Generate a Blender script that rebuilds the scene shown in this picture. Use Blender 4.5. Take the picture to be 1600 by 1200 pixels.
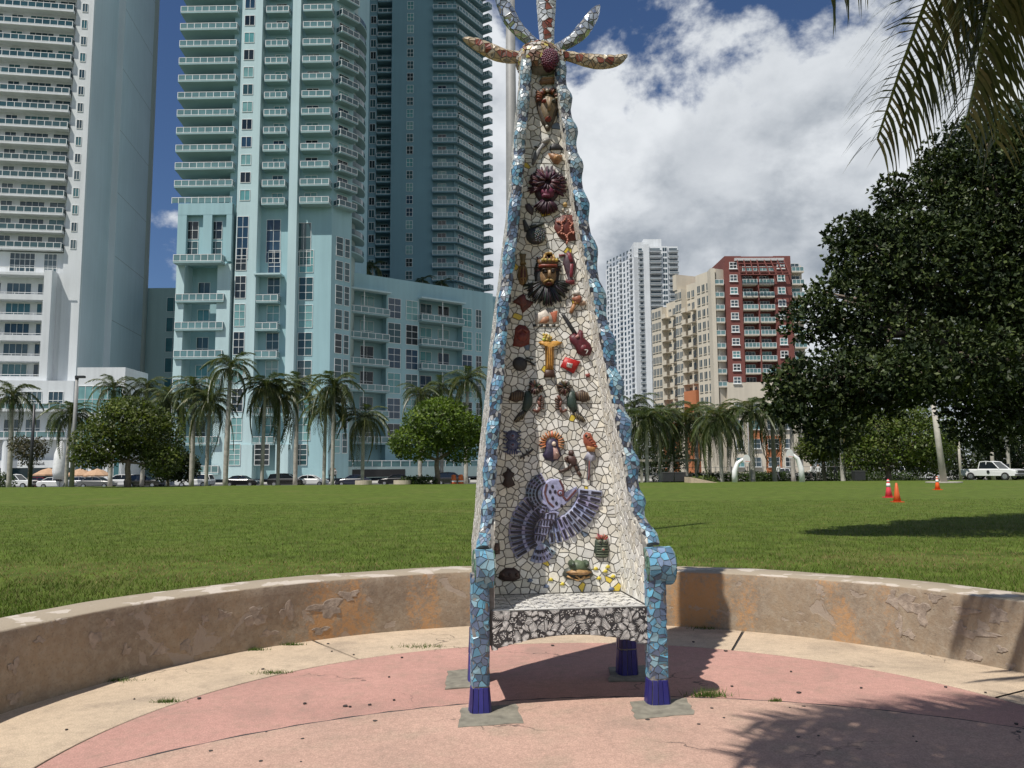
import bpy, math, random
import numpy as np
from mathutils import Vector
# ---------------------------------------------------------------- scene, camera, light
for o in list(bpy.data.objects): bpy.data.objects.remove(o)
S = bpy.context.scene
COL = S.collection
rad = math.radians
FPX, HY, ROLL, EYE = 1250.0, 731.0, 0.0075, 1.6      # focal length in photo pixels (1600 wide), horizon row, roll, eye height
TH = math.atan((HY - 600) / FPX)
FW = np.array([0, math.cos(TH), math.sin(TH)]); R0 = np.array([1.0, 0, 0]); U0 = np.cross(R0, FW)
RT = R0 * math.cos(ROLL) - U0 * math.sin(ROLL); UP = U0 * math.cos(ROLL) + R0 * math.sin(ROLL)
CAMP = np.array([0, 0, EYE])
cd = bpy.data.cameras.new('camera'); cam = bpy.data.objects.new('camera', cd); COL.objects.link(cam)
cd.sensor_width = 36; cd.lens = 36 * FPX / 1600; cd.clip_end = 20000; cd.clip_start = 0.05
from mathutils import Matrix
mw = Matrix([[RT[i], UP[i], -FW[i], CAMP[i]] for i in range(3)] + [[0, 0, 0, 1]])
cam.matrix_world = mw
S.camera = cam
S.render.resolution_x, S.render.resolution_y = 1024, 768
SUN_AZ, SUN_EL = 42.0, 60.5          # the sun stands behind the camera to the left
SH = np.array([math.sin(rad(SUN_AZ)), math.cos(rad(SUN_AZ))])     # direction shadows fall
sl = bpy.data.lights.new('sun', 'SUN'); sl.energy = 5.0; sl.angle = rad(0.55); sl.color = (1.0, 0.95, 0.87)
so = bpy.data.objects.new('sun', sl); COL.objects.link(so)
tosun = Vector((-SH[0] * math.cos(rad(SUN_EL)), -SH[1] * math.cos(rad(SUN_EL)), math.sin(rad(SUN_EL))))
so.rotation_euler = tosun.to_track_quat('Z', 'Y').to_euler(); so.location = (-20, -20, 60)
W = bpy.data.worlds.new('World'); S.world = W; W.use_nodes = True
wt = W.node_tree; wn = wt.nodes; wl = wt.links; wn.clear()
def N(t, typ, **kw):
    n = t.nodes.new(typ)
    for k, v in kw.items(): setattr(n, k, v)
    return n
out = N(wt, 'ShaderNodeOutputWorld'); bg = N(wt, 'ShaderNodeBackground'); bg.inputs[1].default_value = 0.05
sky = N(wt, 'ShaderNodeTexSky', sky_type='NISHITA', sun_disc=False)
sky.sun_elevation = rad(SUN_EL); sky.sun_rotation = math.atan2(tosun.x, tosun.y)
sky.air_density = 1.0; sky.dust_density = 0.1; sky.ozone_density = 3.5
tc = N(wt, 'ShaderNodeTexCoord')
def mth(t, op, a, b=None, c=None, clamp=False):
    n = N(t, 'ShaderNodeMath', operation=op, use_clamp=clamp)
    for i, v in enumerate((a, b, c)):
        if v is None: continue
        if isinstance(v, (int, float)): n.inputs[i].default_value = v
        else: t.links.new(v, n.inputs[i])
    return n.outputs[0]
def noise(t, vec, scale, detail=8, rough=0.55, dist=0.0):
    n = N(t, 'ShaderNodeTexNoise'); n.inputs['Scale'].default_value = scale; n.inputs['Detail'].default_value = detail
    n.inputs['Roughness'].default_value = rough; n.inputs['Distortion'].default_value = dist
    t.links.new(vec, n.inputs['Vector']); return n.outputs[0]
def mrange(t, v, a, b, c=0.0, d=1.0, smooth=True):
    n = N(t, 'ShaderNodeMapRange', interpolation_type='SMOOTHSTEP' if smooth else 'LINEAR')
    t.links.new(v, n.inputs[0])
    for i, x in enumerate((a, b, c, d)): n.inputs[i + 1].default_value = x
    return n.outputs[0]
def mixc(t, fac, a, b, mode='MIX'):
    n = N(t, 'ShaderNodeMix', data_type='RGBA', blend_type=mode)
    for idx, v in ((0, fac), (6, a), (7, b)):
        if isinstance(v, (int, float)): n.inputs[idx].default_value = v
        elif isinstance(v, (tuple, list)): n.inputs[idx].default_value = (v[0], v[1], v[2], 1)
        else: t.links.new(v, n.inputs[idx])
    return n.outputs[2]
mp = N(wt, 'ShaderNodeMapping'); mp.inputs['Scale'].default_value = (1, 1, 1.3); mp.inputs['Location'].default_value = (0.37, 0.0, 0.11)
wl.new(tc.outputs['Generated'], mp.inputs[0])
big = noise(wt, mp.outputs[0], 2.3, 3, 0.5); fine = noise(wt, mp.outputs[0], 6.5, 12, 0.58, 0.1); shade = noise(wt, mp.outputs[0], 5.5, 10, 0.55, 0.15)
sep = N(wt, 'ShaderNodeSeparateXYZ'); wl.new(tc.outputs['Generated'], sep.inputs[0])
low = mrange(wt, sep.outputs[2], 0.71, 0.22, -0.135, 0.105)             # cumulus bank: thick towards the horizon, open overhead
east = mrange(wt, sep.outputs[0], -0.35, 0.3, -0.05, 0.195)             # and heavier on the right-hand side
cov = mth(wt, 'ADD', mth(wt, 'ADD', mth(wt, 'MULTIPLY', big, 0.55), mth(wt, 'MULTIPLY', fine, 0.45)), mth(wt, 'ADD', low, east))
mask = mrange(wt, cov, 0.545, 0.6)
thick = mrange(wt, cov, 0.56, 0.78)
cl = mixc(wt, mth(wt, 'MULTIPLY', mth(wt, 'ADD', mth(wt, 'MULTIPLY', mrange(wt, shade, 0.40, 0.58), 0.65), mth(wt, 'MULTIPLY', mrange(wt, noise(wt, mp.outputs[0], 14.0, 8, 0.55, 0.1), 0.38, 0.62), 0.35)), mth(wt, 'ADD', mth(wt, 'MULTIPLY', thick, 0.75), 0.25)), (16.0, 16.6, 17.2), (5.8, 6.6, 7.6))
wl.new(mixc(wt, mth(wt, 'MULTIPLY', mask, 0.96), mixc(wt, 1.0, sky.outputs[0], (0.98, 1.14, 1.4), 'MULTIPLY'), cl), bg.inputs[0]); wl.new(bg.outputs[0], out.inputs[0])
vs = S.view_settings; vs.view_transform = 'Standard'; vs.look = 'None'; vs.exposure = 0.05; vs.gamma = 1.0; vs.use_curve_mapping = False
S.render.engine = 'CYCLES'; S.cycles.max_bounces = 6; S.cycles.transparent_max_bounces = 8

# ---------------------------------------------------------------- helpers
random.seed(7); RNG = np.random.default_rng(11)
def ray(x, y): return FW + RT * (x - 800) / FPX + UP * (600 - y) / FPX
def atD(x, y, D):
    d = ray(x, y); return CAMP + d * (D / d[1])
def gnd(x, y, z=0.0):
    d = ray(x, y); return CAMP + d * ((z - EYE) / d[2])
def V3(*a): return np.array(a, float)
WLOC = {}
def root(name, loc, label=None, cat=None, group=None, rz=0):
    o = bpy.data.objects.new(name, None); o.empty_display_size = 0.2; COL.objects.link(o)
    o.location = [float(x) for x in loc]; o.rotation_euler = (0, 0, rz); WLOC[o.name] = np.array(loc, float)
    return tag(o, label, cat, group)
def tag(o, label=None, cat=None, group=None, kind=None):
    if label: o['label'] = label
    if cat: o['category'] = cat
    if group: o['group'] = group
    if kind: o['kind'] = kind
    return o
def link(name, me, parent=None, loc=(0, 0, 0), rz=0.0, sc=None):
    o = bpy.data.objects.new(name, me); COL.objects.link(o)
    o.location = [float(x) for x in loc]; o.rotation_euler = (0, 0, rz)
    if sc is not None: o.scale = (sc, sc, sc) if isinstance(sc, (int, float)) else sc
    if parent: o.parent = parent
    return o
class MB:
    def __init__(s): s.v = []; s.f = []; s.m = []; s.c = []
    def add(s, vs, fs, mat=0, col=None):
        b = len(s.v); s.v.extend([tuple(map(float, p)) for p in vs])
        for f in fs: s.f.append([b + i for i in f]); s.m.append(mat); s.c.append(col or (1, 1, 1))
        return s
    def box(s, x0, x1, y0, y1, z0, z1, mat=0, col=None):
        vs = [(x, y, z) for z in (z0, z1) for y in (y0, y1) for x in (x0, x1)]
        return s.add(vs, [(0, 2, 3, 1), (4, 5, 7, 6), (0, 1, 5, 4), (2, 6, 7, 3), (0, 4, 6, 2), (1, 3, 7, 5)], mat, col)
    def obox(s, c, ax, ay, az, mat=0, col=None):        # centre and three half axes
        c, ax, ay, az = map(np.array, (c, ax, ay, az))
        vs = [c + ax * i + ay * j + az * k for k in (-1, 1) for j in (-1, 1) for i in (-1, 1)]
        return s.add(vs, [(0, 2, 3, 1), (4, 5, 7, 6), (0, 1, 5, 4), (2, 6, 7, 3), (0, 4, 6, 2), (1, 3, 7, 5)], mat, col)
    def tube(s, pts, radii, n=8, mat=0, col=None, flat=1.0, cap=True):
        pts = [np.array(p, float) for p in pts]; rings = []; ref = V3(0.13, 0.99, 0.05)
        for i, p in enumerate(pts):
            t = pts[min(i + 1, len(pts) - 1)] - pts[max(i - 1, 0)]; t = t / (np.linalg.norm(t) + 1e-9)
            a = np.cross(t, ref)
            if np.linalg.norm(a) < 0.1: a = np.cross(t, V3(1, 0, 0))
            a /= np.linalg.norm(a); b = np.cross(t, a); r = radii[i] if hasattr(radii, '__len__') else radii
            rings.append([p + r * (math.cos(k * 2 * math.pi / n) * a + flat * math.sin(k * 2 * math.pi / n) * b) for k in range(n)])
        fs = [(i * n + k, i * n + (k + 1) % n, (i + 1) * n + (k + 1) % n, (i + 1) * n + k) for i in range(len(pts) - 1) for k in range(n)]
        if cap: fs += [tuple(range(n))[::-1], tuple((len(pts) - 1) * n + k for k in range(n))]
        return s.add([q for r in rings for q in r], fs, mat, col)
    def lathe(s, prof, n=12, c=(0, 0, 0), mat=0, col=None, sx=1.0, sy=1.0):
        vs = [(c[0] + sx * r * math.cos(k * 2 * math.pi / n), c[1] + sy * r * math.sin(k * 2 * math.pi / n), c[2] + z) for r, z in prof for k in range(n)]
        fs = [(i * n + k, i * n + (k + 1) % n, (i + 1) * n + (k + 1) % n, (i + 1) * n + k) for i in range(len(prof) - 1) for k in range(n)]
        fs += [tuple(range(n))[::-1], tuple((len(prof) - 1) * n + k for k in range(n))]
        return s.add(vs, fs, mat, col)
    def ell(s, c, r, nu=10, nv=6, mat=0, col=None, ax=None):
        c = np.array(c, float); ax = ax if ax is not None else np.eye(3); vs = []
        for j in range(nv + 1):
            t = math.pi * j / nv
            for i in range(nu):
                a = 2 * math.pi * i / nu
                q = (r[0] * math.sin(t) * math.cos(a), r[1] * math.sin(t) * math.sin(a), r[2] * math.cos(t))
                vs.append(c + q[0] * ax[0] + q[1] * ax[1] + q[2] * ax[2])
        fs = [(j * nu + i, (j + 1) * nu + i, (j + 1) * nu + (i + 1) % nu, j * nu + (i + 1) % nu) for j in range(nv) for i in range(nu)]
        return s.add(vs, fs, mat, col)
    def prism(s, poly, z0, z1, mat=0, col=None, top=True):
        n = len(poly); vs = [(p[0], p[1], z0) for p in poly] + [(p[0], p[1], z1) for p in poly]
        fs = [(k, (k + 1) % n, n + (k + 1) % n, n + k) for k in range(n)] + [tuple(range(n))[::-1]]
        if top: fs.append(tuple(n + k for k in range(n)))
        return s.add(vs, fs, mat, col)
    def mesh(s, name, mats, smooth=False):
        me = bpy.data.meshes.new(name); me.from_pydata(s.v, [], s.f)
        for m in (mats if isinstance(mats, (list, tuple)) else [mats]): me.materials.append(m)
        me.polygons.foreach_set('material_index', s.m)
        if smooth: me.polygons.foreach_set('use_smooth', [True] * len(s.f))
        at = me.attributes.new('Col', 'FLOAT_COLOR', 'FACE')
        at.data.foreach_set('color', np.c_[np.array(s.c, float).reshape(-1, 3), np.ones(len(s.c))].ravel())
        me.update(); return me
    def obj(s, name, mats, parent=None, smooth=False):      # vertices are world coordinates
        o = link(name, s.mesh(name, mats, smooth), parent)
        if parent is not None and parent.name in WLOC: o.location = [-float(x) for x in WLOC[parent.name]]
        return o
def npmesh(name, v, f, mat, cols=None, smooth=False):       # big triangle meshes straight from arrays
    me = bpy.data.meshes.new(name); nf, k = f.shape
    me.vertices.add(len(v)); me.vertices.foreach_set('co', np.asarray(v, np.float32).ravel())
    me.loops.add(nf * k); me.loops.foreach_set('vertex_index', f.astype(np.int32).ravel())
    me.polygons.add(nf); me.polygons.foreach_set('loop_start', np.arange(0, nf * k, k, dtype=np.int32))
    if cols is not None:
        at = me.attributes.new('Col', 'FLOAT_COLOR', 'FACE'); at.data.foreach_set('color', np.c_[cols, np.ones(nf)].astype(np.float32).ravel())
    if smooth: me.polygons.foreach_set('use_smooth', [True] * nf)
    me.materials.append(mat); me.update(calc_edges=True); return me
# ---------------------------------------------------------------- materials
MATS = {}
def pm(name, col, rough=0.7, var=0.12, scale=3.0, bump=0.0, bscale=40.0, metal=0.0, col2=None, fac2=(0.55, 0.7), scale2=1.0, streak=0.0, spec=0.5, attr=False, coat=0.0, speck=0.0, sscale=150.0):
    m = bpy.data.materials.new(name); m.use_nodes = True; t = m.node_tree; b = t.nodes['Principled BSDF']
    b.inputs['Roughness'].default_value = rough; b.inputs['Metallic'].default_value = metal; b.inputs['Specular IOR Level'].default_value = spec
    if coat: b.inputs['Coat Weight'].default_value = coat
    g = N(t, 'ShaderNodeNewGeometry'); pos = g.outputs['Position']
    if attr:
        a = N(t, 'ShaderNodeAttribute', attribute_name='Col'); base = a.outputs[0]
    else: base = (col[0], col[1], col[2])
    n1 = noise(t, pos, scale, 6)
    f = mrange(t, n1, 0.3, 0.7, 1 - var, 1 + var, False)
    cmb = N(t, 'ShaderNodeCombineColor'); [t.links.new(f, cmb.inputs[i]) for i in range(3)]
    c = mixc(t, 1.0, base, cmb.outputs[0], 'MULTIPLY')
    if col2 is not None: c = mixc(t, mrange(t, noise(t, pos, scale2, 8, 0.6), *fac2), c, col2)
    if streak:
        mpn = N(t, 'ShaderNodeMapping'); mpn.inputs['Scale'].default_value = (1.2, 1.2, 0.06); t.links.new(pos, mpn.inputs[0])
        f2 = mrange(t, noise(t, mpn.outputs[0], 1.0, 6), 0.35, 0.7, 1.0, 1 - streak, False)
        cm2 = N(t, 'ShaderNodeCombineColor'); [t.links.new(f2, cm2.inputs[i]) for i in range(3)]
        c = mixc(t, 1.0, c, cm2.outputs[0], 'MULTIPLY')
    if speck:
        f3 = mth(t, 'MULTIPLY', mrange(t, noise(t, pos, sscale, 3, 0.6), 0.32, 0.68, 1 - speck, 1 + speck * .7, False), mrange(t, noise(t, pos, sscale * .17, 6, 0.7), 0.3, 0.62, 1 - speck * .75, 1.0, False))
        cm3 = N(t, 'ShaderNodeCombineColor'); [t.links.new(f3, cm3.inputs[i]) for i in range(3)]
        c = mixc(t, 1.0, c, cm3.outputs[0], 'MULTIPLY')
    t.links.new(c, b.inputs['Base Color'])
    if bump:
        bp = N(t, 'ShaderNodeBump'); bp.inputs['Strength'].default_value = bump; bp.inputs['Distance'].default_value = 0.02
        t.links.new(noise(t, pos, bscale, 8, 0.65), bp.inputs['Height']); t.links.new(bp.outputs[0], b.inputs['Normal'])
    MATS[name] = m; return m
def leafmat(name, rough=0.5, trans=0.35, spec=0.35):
    m = bpy.data.materials.new(name); m.use_nodes = True; t = m.node_tree; b = t.nodes['Principled BSDF']
    b.inputs['Roughness'].default_value = rough; b.inputs['Specular IOR Level'].default_value = spec
    a = N(t, 'ShaderNodeAttribute', attribute_name='Col'); t.links.new(a.outputs[0], b.inputs['Base Color'])
    tr = N(t, 'ShaderNodeBsdfTranslucent'); t.links.new(mixc(t, 1.0, a.outputs[0], (1.1, 1.2, 0.5), 'MULTIPLY'), tr.inputs[0])
    mx = N(t, 'ShaderNodeMixShader'); mx.inputs[0].default_value = trans
    t.links.new(b.outputs[0], mx.inputs[1]); t.links.new(tr.outputs[0], mx.inputs[2]); t.links.new(mx.outputs[0], t.nodes['Material Output'].inputs[0])
    return m
def glassmat(name, col, rough=0.06, spec=0.6):
    m = pm(name, col, rough, 0.25, 0.35, spec=spec); return m
LEAF = leafmat('leaf'); PALM = leafmat('palm_leaf', 0.4, 0.25, 0.45); GRASS_BLADE = leafmat('grass_blade', 0.7, 0.3, 0.1); DARKLEAF = leafmat('glossy_leaf', 0.5, 0.08, 0.22)
CERAMIC = pm('ceramic', (1, 1, 1), 0.36, 0.10, 25.0, attr=True, spec=0.5, bump=0.08, bscale=60); GROUT = pm('grout', (0.2, 0.19, 0.175), 0.95, 0.25, 30, bump=0.3, bscale=120)
MIRROR = pm('mirror_tile', (1, 1, 1), 0.12, 0.08, 20, metal=0.75, attr=True)
PAINTED = pm('painted', (1, 1, 1), 0.48, 0.28, 45, attr=True, bump=0.15, bscale=70)
MATTE = pm('matte', (1, 1, 1), 0.75, 0.15, 3, attr=True)
DARK = pm('dark_gap', (0.03, 0.03, 0.032), 0.9)
WHITEM = pm('white_metal', (0.78, 0.79, 0.78), 0.4, 0.06)
BARK = pm('bark', (0.16, 0.13, 0.10), 0.9, 0.35, 6, bump=0.6, bscale=14)
PALMTRUNK = pm('palm_trunk', (0.36, 0.34, 0.30), 0.85, 0.25, 2.5, bump=0.4, bscale=9)
SHAFT = pm('crownshaft', (0.16, 0.26, 0.07), 0.5, 0.2)
STEEL = pm('galvanised_steel', (0.24, 0.24, 0.235), 0.6, 0.15, 4)
BLACKM = pm('black_metal', (0.025, 0.025, 0.028), 0.45)
ASPHALT = pm('asphalt', (0.055, 0.055, 0.057), 0.9, 0.2, 2)
CONC = pm('concrete', (0.42, 0.39, 0.34), 0.9, 0.15, 2, bump=0.2)

# ---------------------------------------------------------------- ground, paving, low wall, lawn
m = pm('lawn', (0.082, 0.118, 0.019), 0.95, 0.35, 1.6, bump=0.9, bscale=55, col2=(0.115, 0.13, 0.032), fac2=(0.5, 0.75), scale2=0.22, spec=.15)
mb = MB(); mb.add([(-260, -40, -.02), (260, -40, -.02), (260, 84, -.02), (-260, 84, -.02)], [(0, 1, 2, 3)]); LAWN = mb.obj('lawn', m); tag(LAWN, kind='structure')
mb = MB(); mb.add([(-9000, -4000, -.75), (9000, -4000, -.75), (9000, 14000, -.75), (-9000, 14000, -.75)], [(0, 1, 2, 3)])
tag(mb.obj('ground', pm('far_ground', (0.13, 0.13, 0.115), 0.9, 0.2, 0.05)), kind='structure')
GZ = -.65                                                        # the street lies a little lower than the lawn
mb = MB(); mb.add([(-260, 84, -.02), (260, 84, -.02), (260, 92, GZ + .03), (-260, 92, GZ + .03), (260, 101.8, GZ + .03), (-260, 101.8, GZ + .03)], [(0, 1, 2, 3), (3, 2, 4, 5)]); tag(mb.obj('verge', MATS['lawn']), kind='structure')
mb = MB(); mb.box(-260, 260, 101.8, 104, GZ - .2, GZ + .09); tag(mb.obj('pavement', pm('sidewalk', (0.36, 0.35, 0.32), 0.9, 0.15, 1.2)), kind='structure')
mb = MB(); mb.add([(-260, 104, GZ - .04), (260, 104, GZ - .04), (260, 127, GZ - .04), (-260, 127, GZ - .04)], [(0, 1, 2, 3)]); tag(mb.obj('road', ASPHALT), kind='structure')
mb = MB(); mb.box(-260, 260, 127, 150, GZ - .2, GZ + .08); tag(mb.obj('far_pavement', MATS['sidewalk']), kind='structure')
WC = (0.42, 4.5); RI, RO, WTOP = 3.96, 4.44, 0.545
def conc(name, a, b, sc=3.0):
    m = pm(name, a, 0.9, 0.08, 1.3, bump=0.5, bscale=160, col2=b, fac2=(0.45, 0.75), scale2=sc * 2.2, speck=0.24, sscale=110, spec=.3)
    t = m.node_tree; bs = t.nodes['Principled BSDF']; src = bs.inputs['Base Color'].links[0].from_socket; g = N(t, 'ShaderNodeNewGeometry'); pos = g.outputs['Position']
    st = mrange(t, mth(t, 'ADD', noise(t, pos, 1.1, 5, 0.6, 0.5), mth(t, 'MULTIPLY', noise(t, pos, 60, 4, 0.7), 0.35)), 0.68, 0.92, 0.0, 0.5)     # old stains
    vr = N(t, 'ShaderNodeTexVoronoi', feature='DISTANCE_TO_EDGE'); vr.inputs['Scale'].default_value = 0.55
    wv = N(t, 'ShaderNodeVectorMath', operation='ADD'); nn = N(t, 'ShaderNodeTexNoise'); nn.inputs['Scale'].default_value = 3.0; nn.inputs['Detail'].default_value = 6; t.links.new(pos, nn.inputs['Vector']); sc_ = N(t, 'ShaderNodeVectorMath', operation='SCALE'); sc_.inputs[3].default_value = 0.5; t.links.new(nn.outputs['Color'], sc_.inputs[0]); t.links.new(pos, wv.inputs[0]); t.links.new(sc_.outputs[0], wv.inputs[1]); t.links.new(wv.outputs[0], vr.inputs['Vector'])
    ck = mth(t, 'MULTIPLY', mrange(t, vr.outputs['Distance'], 0.0045, 0.0015), mrange(t, noise(t, pos, 0.9, 2), 0.5, 0.6, 0.0, 0.7))                    # hairline cracks
    t.links.new(mixc(t, ck, mixc(t, st, src, (0.20, 0.165, 0.135)), (0.06, 0.05, 0.045)), bs.inputs['Base Color']); return m
CREAM = conc('cream_concrete', (0.60, 0.475, 0.345), (0.50, 0.395, 0.29)); PINK = conc('pink_concrete', (0.53, 0.30, 0.25), (0.46, 0.285, 0.23)); LPINK = conc('pale_pink_concrete', (0.545, 0.355, 0.28), (0.46, 0.335, 0.255), 1.4)
def disc(name, c, rf, z, mat, n=160, t=0.0):
    mb = MB(); pts = [(c[0] + rf(a) * math.sin(a), c[1] + rf(a) * math.cos(a)) for a in [k * 2 * math.pi / n for k in range(n)]]
    mb.prism(pts[::-1], z - 0.03, z); return mb.obj(name, mat)
PAV = disc('plaza', WC, lambda a: RI + 0.2, -0.012, DARK); tag(PAV, kind='structure')
PC = (0.49, 4.45)
# cream ring in cast slabs between radial joints
joints = [-2.9, -2.2, -1.55, math.atan2(*(gnd(1150, 995)[:2] - WC)), math.atan2(*(gnd(520, 1015)[:2] - WC)), 1.15, 1.75, 2.4]
joints = sorted(joints)
for i, a0 in enumerate(joints):
    a1 = joints[(i + 1) % len(joints)] + (2 * math.pi if i == len(joints) - 1 else 0); g = 0.0035
    n = max(6, int((a1 - a0) / 0.04)); A = np.linspace(a0 + g, a1 - g, n)
    ri, ro = 3.11, RI + 0.1; mb = MB(); vs = []
    for a in A:
        for r, z in ((ri, -0.03), (ri, -0.003), (ri + 0.006, 0.0)): vs.append((PC[0] + r * math.sin(a), PC[1] + r * math.cos(a), z))
        vs.append((WC[0] + ro * math.sin(a), WC[1] + ro * math.cos(a), 0.0))
    fs = [(k * 4 + j, k * 4 + j + 1, k * 4 + 4 + j + 1, k * 4 + 4 + j) for k in range(n - 1) for j in range(3)]
    mb.add(vs, fs); mb.add(vs[:4] , [(0, 3, 2, 1)]); o = mb.obj('paving_slab', CREAM, PAV)
pk = disc('pink_ring', PC, lambda a: 3.094 + 0.004 * math.sin(9 * a), -0.001, PINK); pk.parent = PAV
BC, BR = np.array((0.74, 1.66)), 4.12
def rB(a, R, cap):
    d = np.array((math.sin(a), math.cos(a))); q = np.array(PC) - BC; b = q @ d; return min(cap, -b + math.sqrt(b * b - q @ q + R * R))
jr = disc('joint', PC, lambda a: rB(a, BR + 0.024 + .008 * math.sin(47 * a), 3.064), 0.0015, DARK); jr.parent = PAV
lp = disc('pale_disc', PC, lambda a: rB(a, BR - 0.004 + 0.003 * math.sin(31 * a), 3.052), 0.005, LPINK, 320); lp.parent = PAV
# grey mortar pads under the throne's legs
GREYP = pm('mortar_pad', (0.21, 0.195, 0.155), 0.9, 0.3, 14, bump=0.4, bscale=60, col2=(0.2, 0.19, 0.15), scale2=6)
for q in ([(722, 1108), (808, 1102), (818, 1132), (716, 1138)], [(984, 1098), (1072, 1092), (1086, 1117), (994, 1126)], [(700, 1050), (745, 1045), (748, 1074), (694, 1078)], [(952, 1044), (1020, 1040), (1030, 1064), (950, 1066)]):
    P = [gnd(*p) for p in q]; pts = []
    for i in range(4):
        for k in range(6):
            p = P[i] * (1 - k / 6) + P[(i + 1) % 4] * (k / 6); pts.append((p[0] + random.gauss(0, .006), p[1] + random.gauss(0, .006)))
    mb = MB(); mb.prism(pts[::-1] if False else pts, -0.01, 0.0085); o = mb.obj('mortar_pad', GREYP, PAV)
# trodden gum spots and grit on the slabs
mb = MB()
spots = [gnd(*p) for p in ((1131, 1123), (1092, 1133), (1112, 1108), (1012, 1126), (1256, 1105), (1279, 1151), (1247, 1153), (1234, 1107), (1144, 1073), (1248, 1083), (1236, 1050), (311, 1092), (476, 1100), (547, 1105), (578, 1102), (407, 1191), (470, 1192), (540, 1104), (416, 1145), (104, 1141), (210, 1093), (628, 1028), (1427, 1152), (1588, 1132), (1540, 1083))]
spots += [V3(random.uniform(-2.6, 4.2), random.uniform(4.2, 7.9), 0) for _ in range(26)]
for p in spots:
    if math.hypot(p[0] - WC[0], p[1] - WC[1]) > RI - 0.1: continue
    r = random.uniform(.006, .017); n = 9
    mb.prism([(p[0] + r * random.uniform(.7, 1.2) * math.cos(k * 2 * math.pi / n), p[1] + r * random.uniform(.7, 1.2) * math.sin(k * 2 * math.pi / n)) for k in range(n)], 0.0, 0.0085)
tag(mb.obj('gum_spots', pm('gum', (0.045, 0.038, 0.035), 0.8), PAV), kind='stuff')
# ---- curved low wall
def wallmat():
    m = bpy.data.materials.new('stucco'); m.use_nodes = True; t = m.node_tree; b = t.nodes['Principled BSDF']; b.inputs['Roughness'].default_value = 0.93; b.inputs['Specular IOR Level'].default_value = 0.2
    g = N(t, 'ShaderNodeNewGeometry'); pos = g.outputs['Position']; sp = N(t, 'ShaderNodeSeparateXYZ'); t.links.new(pos, sp.inputs[0])
    n1 = noise(t, pos, 2.2, 8, 0.6); n2 = noise(t, pos, 14, 8, 0.7)
    base = mixc(t, mrange(t, n1, 0.35, 0.7), (0.315, 0.24, 0.165), (0.235, 0.185, 0.14))
    base = mixc(t, mrange(t, n2, 0.38, 0.72, 0.0, 0.75), base, (0.37, 0.315, 0.245)); base = mixc(t, mrange(t, noise(t, pos, 48, 6, 0.7), 0.5, 0.75, 0.0, 0.6), base, (0.13, 0.11, 0.085))
    mpn = N(t, 'ShaderNodeMapping'); mpn.inputs['Scale'].default_value = (1.5, 1.5, 0.55); mpn.inputs['Location'].default_value = (3.1, 0.7, 0); t.links.new(pos, mpn.inputs[0])
    o1 = mrange(t, mth(t, 'ADD', noise(t, mpn.outputs[0], 1.25, 2), mth(t, 'MULTIPLY', noise(t, pos, 26, 9, 0.8), 0.75)), 0.88, 1.03)
    o1 = mth(t, 'MULTIPLY', o1, mrange(t, sp.outputs[1], 6.7, 7.6))
    base = mixc(t, mth(t, 'MULTIPLY', o1, 0.75), base, (0.48, 0.26, 0.11))
    p1 = mrange(t, noise(t, pos, 3.1, 5, 0.55, 0.8), 0.60, 0.615)
    base = mixc(t, mth(t, 'MULTIPLY', p1, 0.65), base, (0.37, 0.31, 0.26))
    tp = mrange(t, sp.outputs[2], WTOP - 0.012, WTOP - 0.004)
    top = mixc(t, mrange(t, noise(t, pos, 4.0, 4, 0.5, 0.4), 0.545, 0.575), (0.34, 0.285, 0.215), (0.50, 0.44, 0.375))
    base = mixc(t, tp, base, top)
    t.links.new(base, b.inputs['Base Color'])
    bp = N(t, 'ShaderNodeBump'); bp.inputs['Strength'].default_value = 0.55; bp.inputs['Distance'].default_value = 0.02
    h = mth(t, 'ADD', mth(t, 'MULTIPLY', noise(t, pos, 45, 8, 0.7), 0.5), mth(t, 'SUBTRACT', mth(t, 'MULTIPLY', n1, 0.8), mth(t, 'MULTIPLY', p1, 0.35)))
    t.links.new(h, bp.inputs['Height']); t.links.new(bp.outputs[0], b.inputs['Normal']); return m
STUCCO = wallmat()
def wsm(a, z): return 0.006 * math.sin(7 * a + 5 * z) + 0.005 * math.sin(23 * a - 9 * z) + 0.003 * math.sin(61 * a + 31 * z)
mb = MB(); n = 420; A = np.linspace(-2.55, 2.55, n); vs = []
prof = [(RI, -.05), (RI, .06), (RI, .15), (RI, .25), (RI, .35), (RI, .45), (RI, .53), (RI + .004, .541), (RI + .014, WTOP), (RI + .2, WTOP + .003), (RO - .03, WTOP), (RO - .01, .53), (RO, .5), (RO, .2), (RO, -.05)]
for a in A:
    for r, z in prof: vs.append((WC[0] + (r + wsm(a, z)) * math.sin(a), WC[1] + (r + wsm(a, z)) * math.cos(a), z + (0.003 * math.sin(17 * a) if z > .5 else 0)))
k = len(prof); mb.add(vs, [(i * k + j, i * k + k + j, i * k + k + j + 1, i * k + j + 1) for i in range(n - 1) for j in range(k - 1)] + [tuple(range(k)), tuple((n - 1) * k + j for j in range(k))[::-1]])
WALL = mb.obj('low_wall', STUCCO, smooth=True); tag(WALL, 'low curved stucco wall with peeling orange and grey paint around the throne', 'wall')
FLAKE = pm('paint_flake', (0.31, 0.25, 0.20), 0.9, 0.3, 20, bump=0.4, bscale=70)
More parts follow.
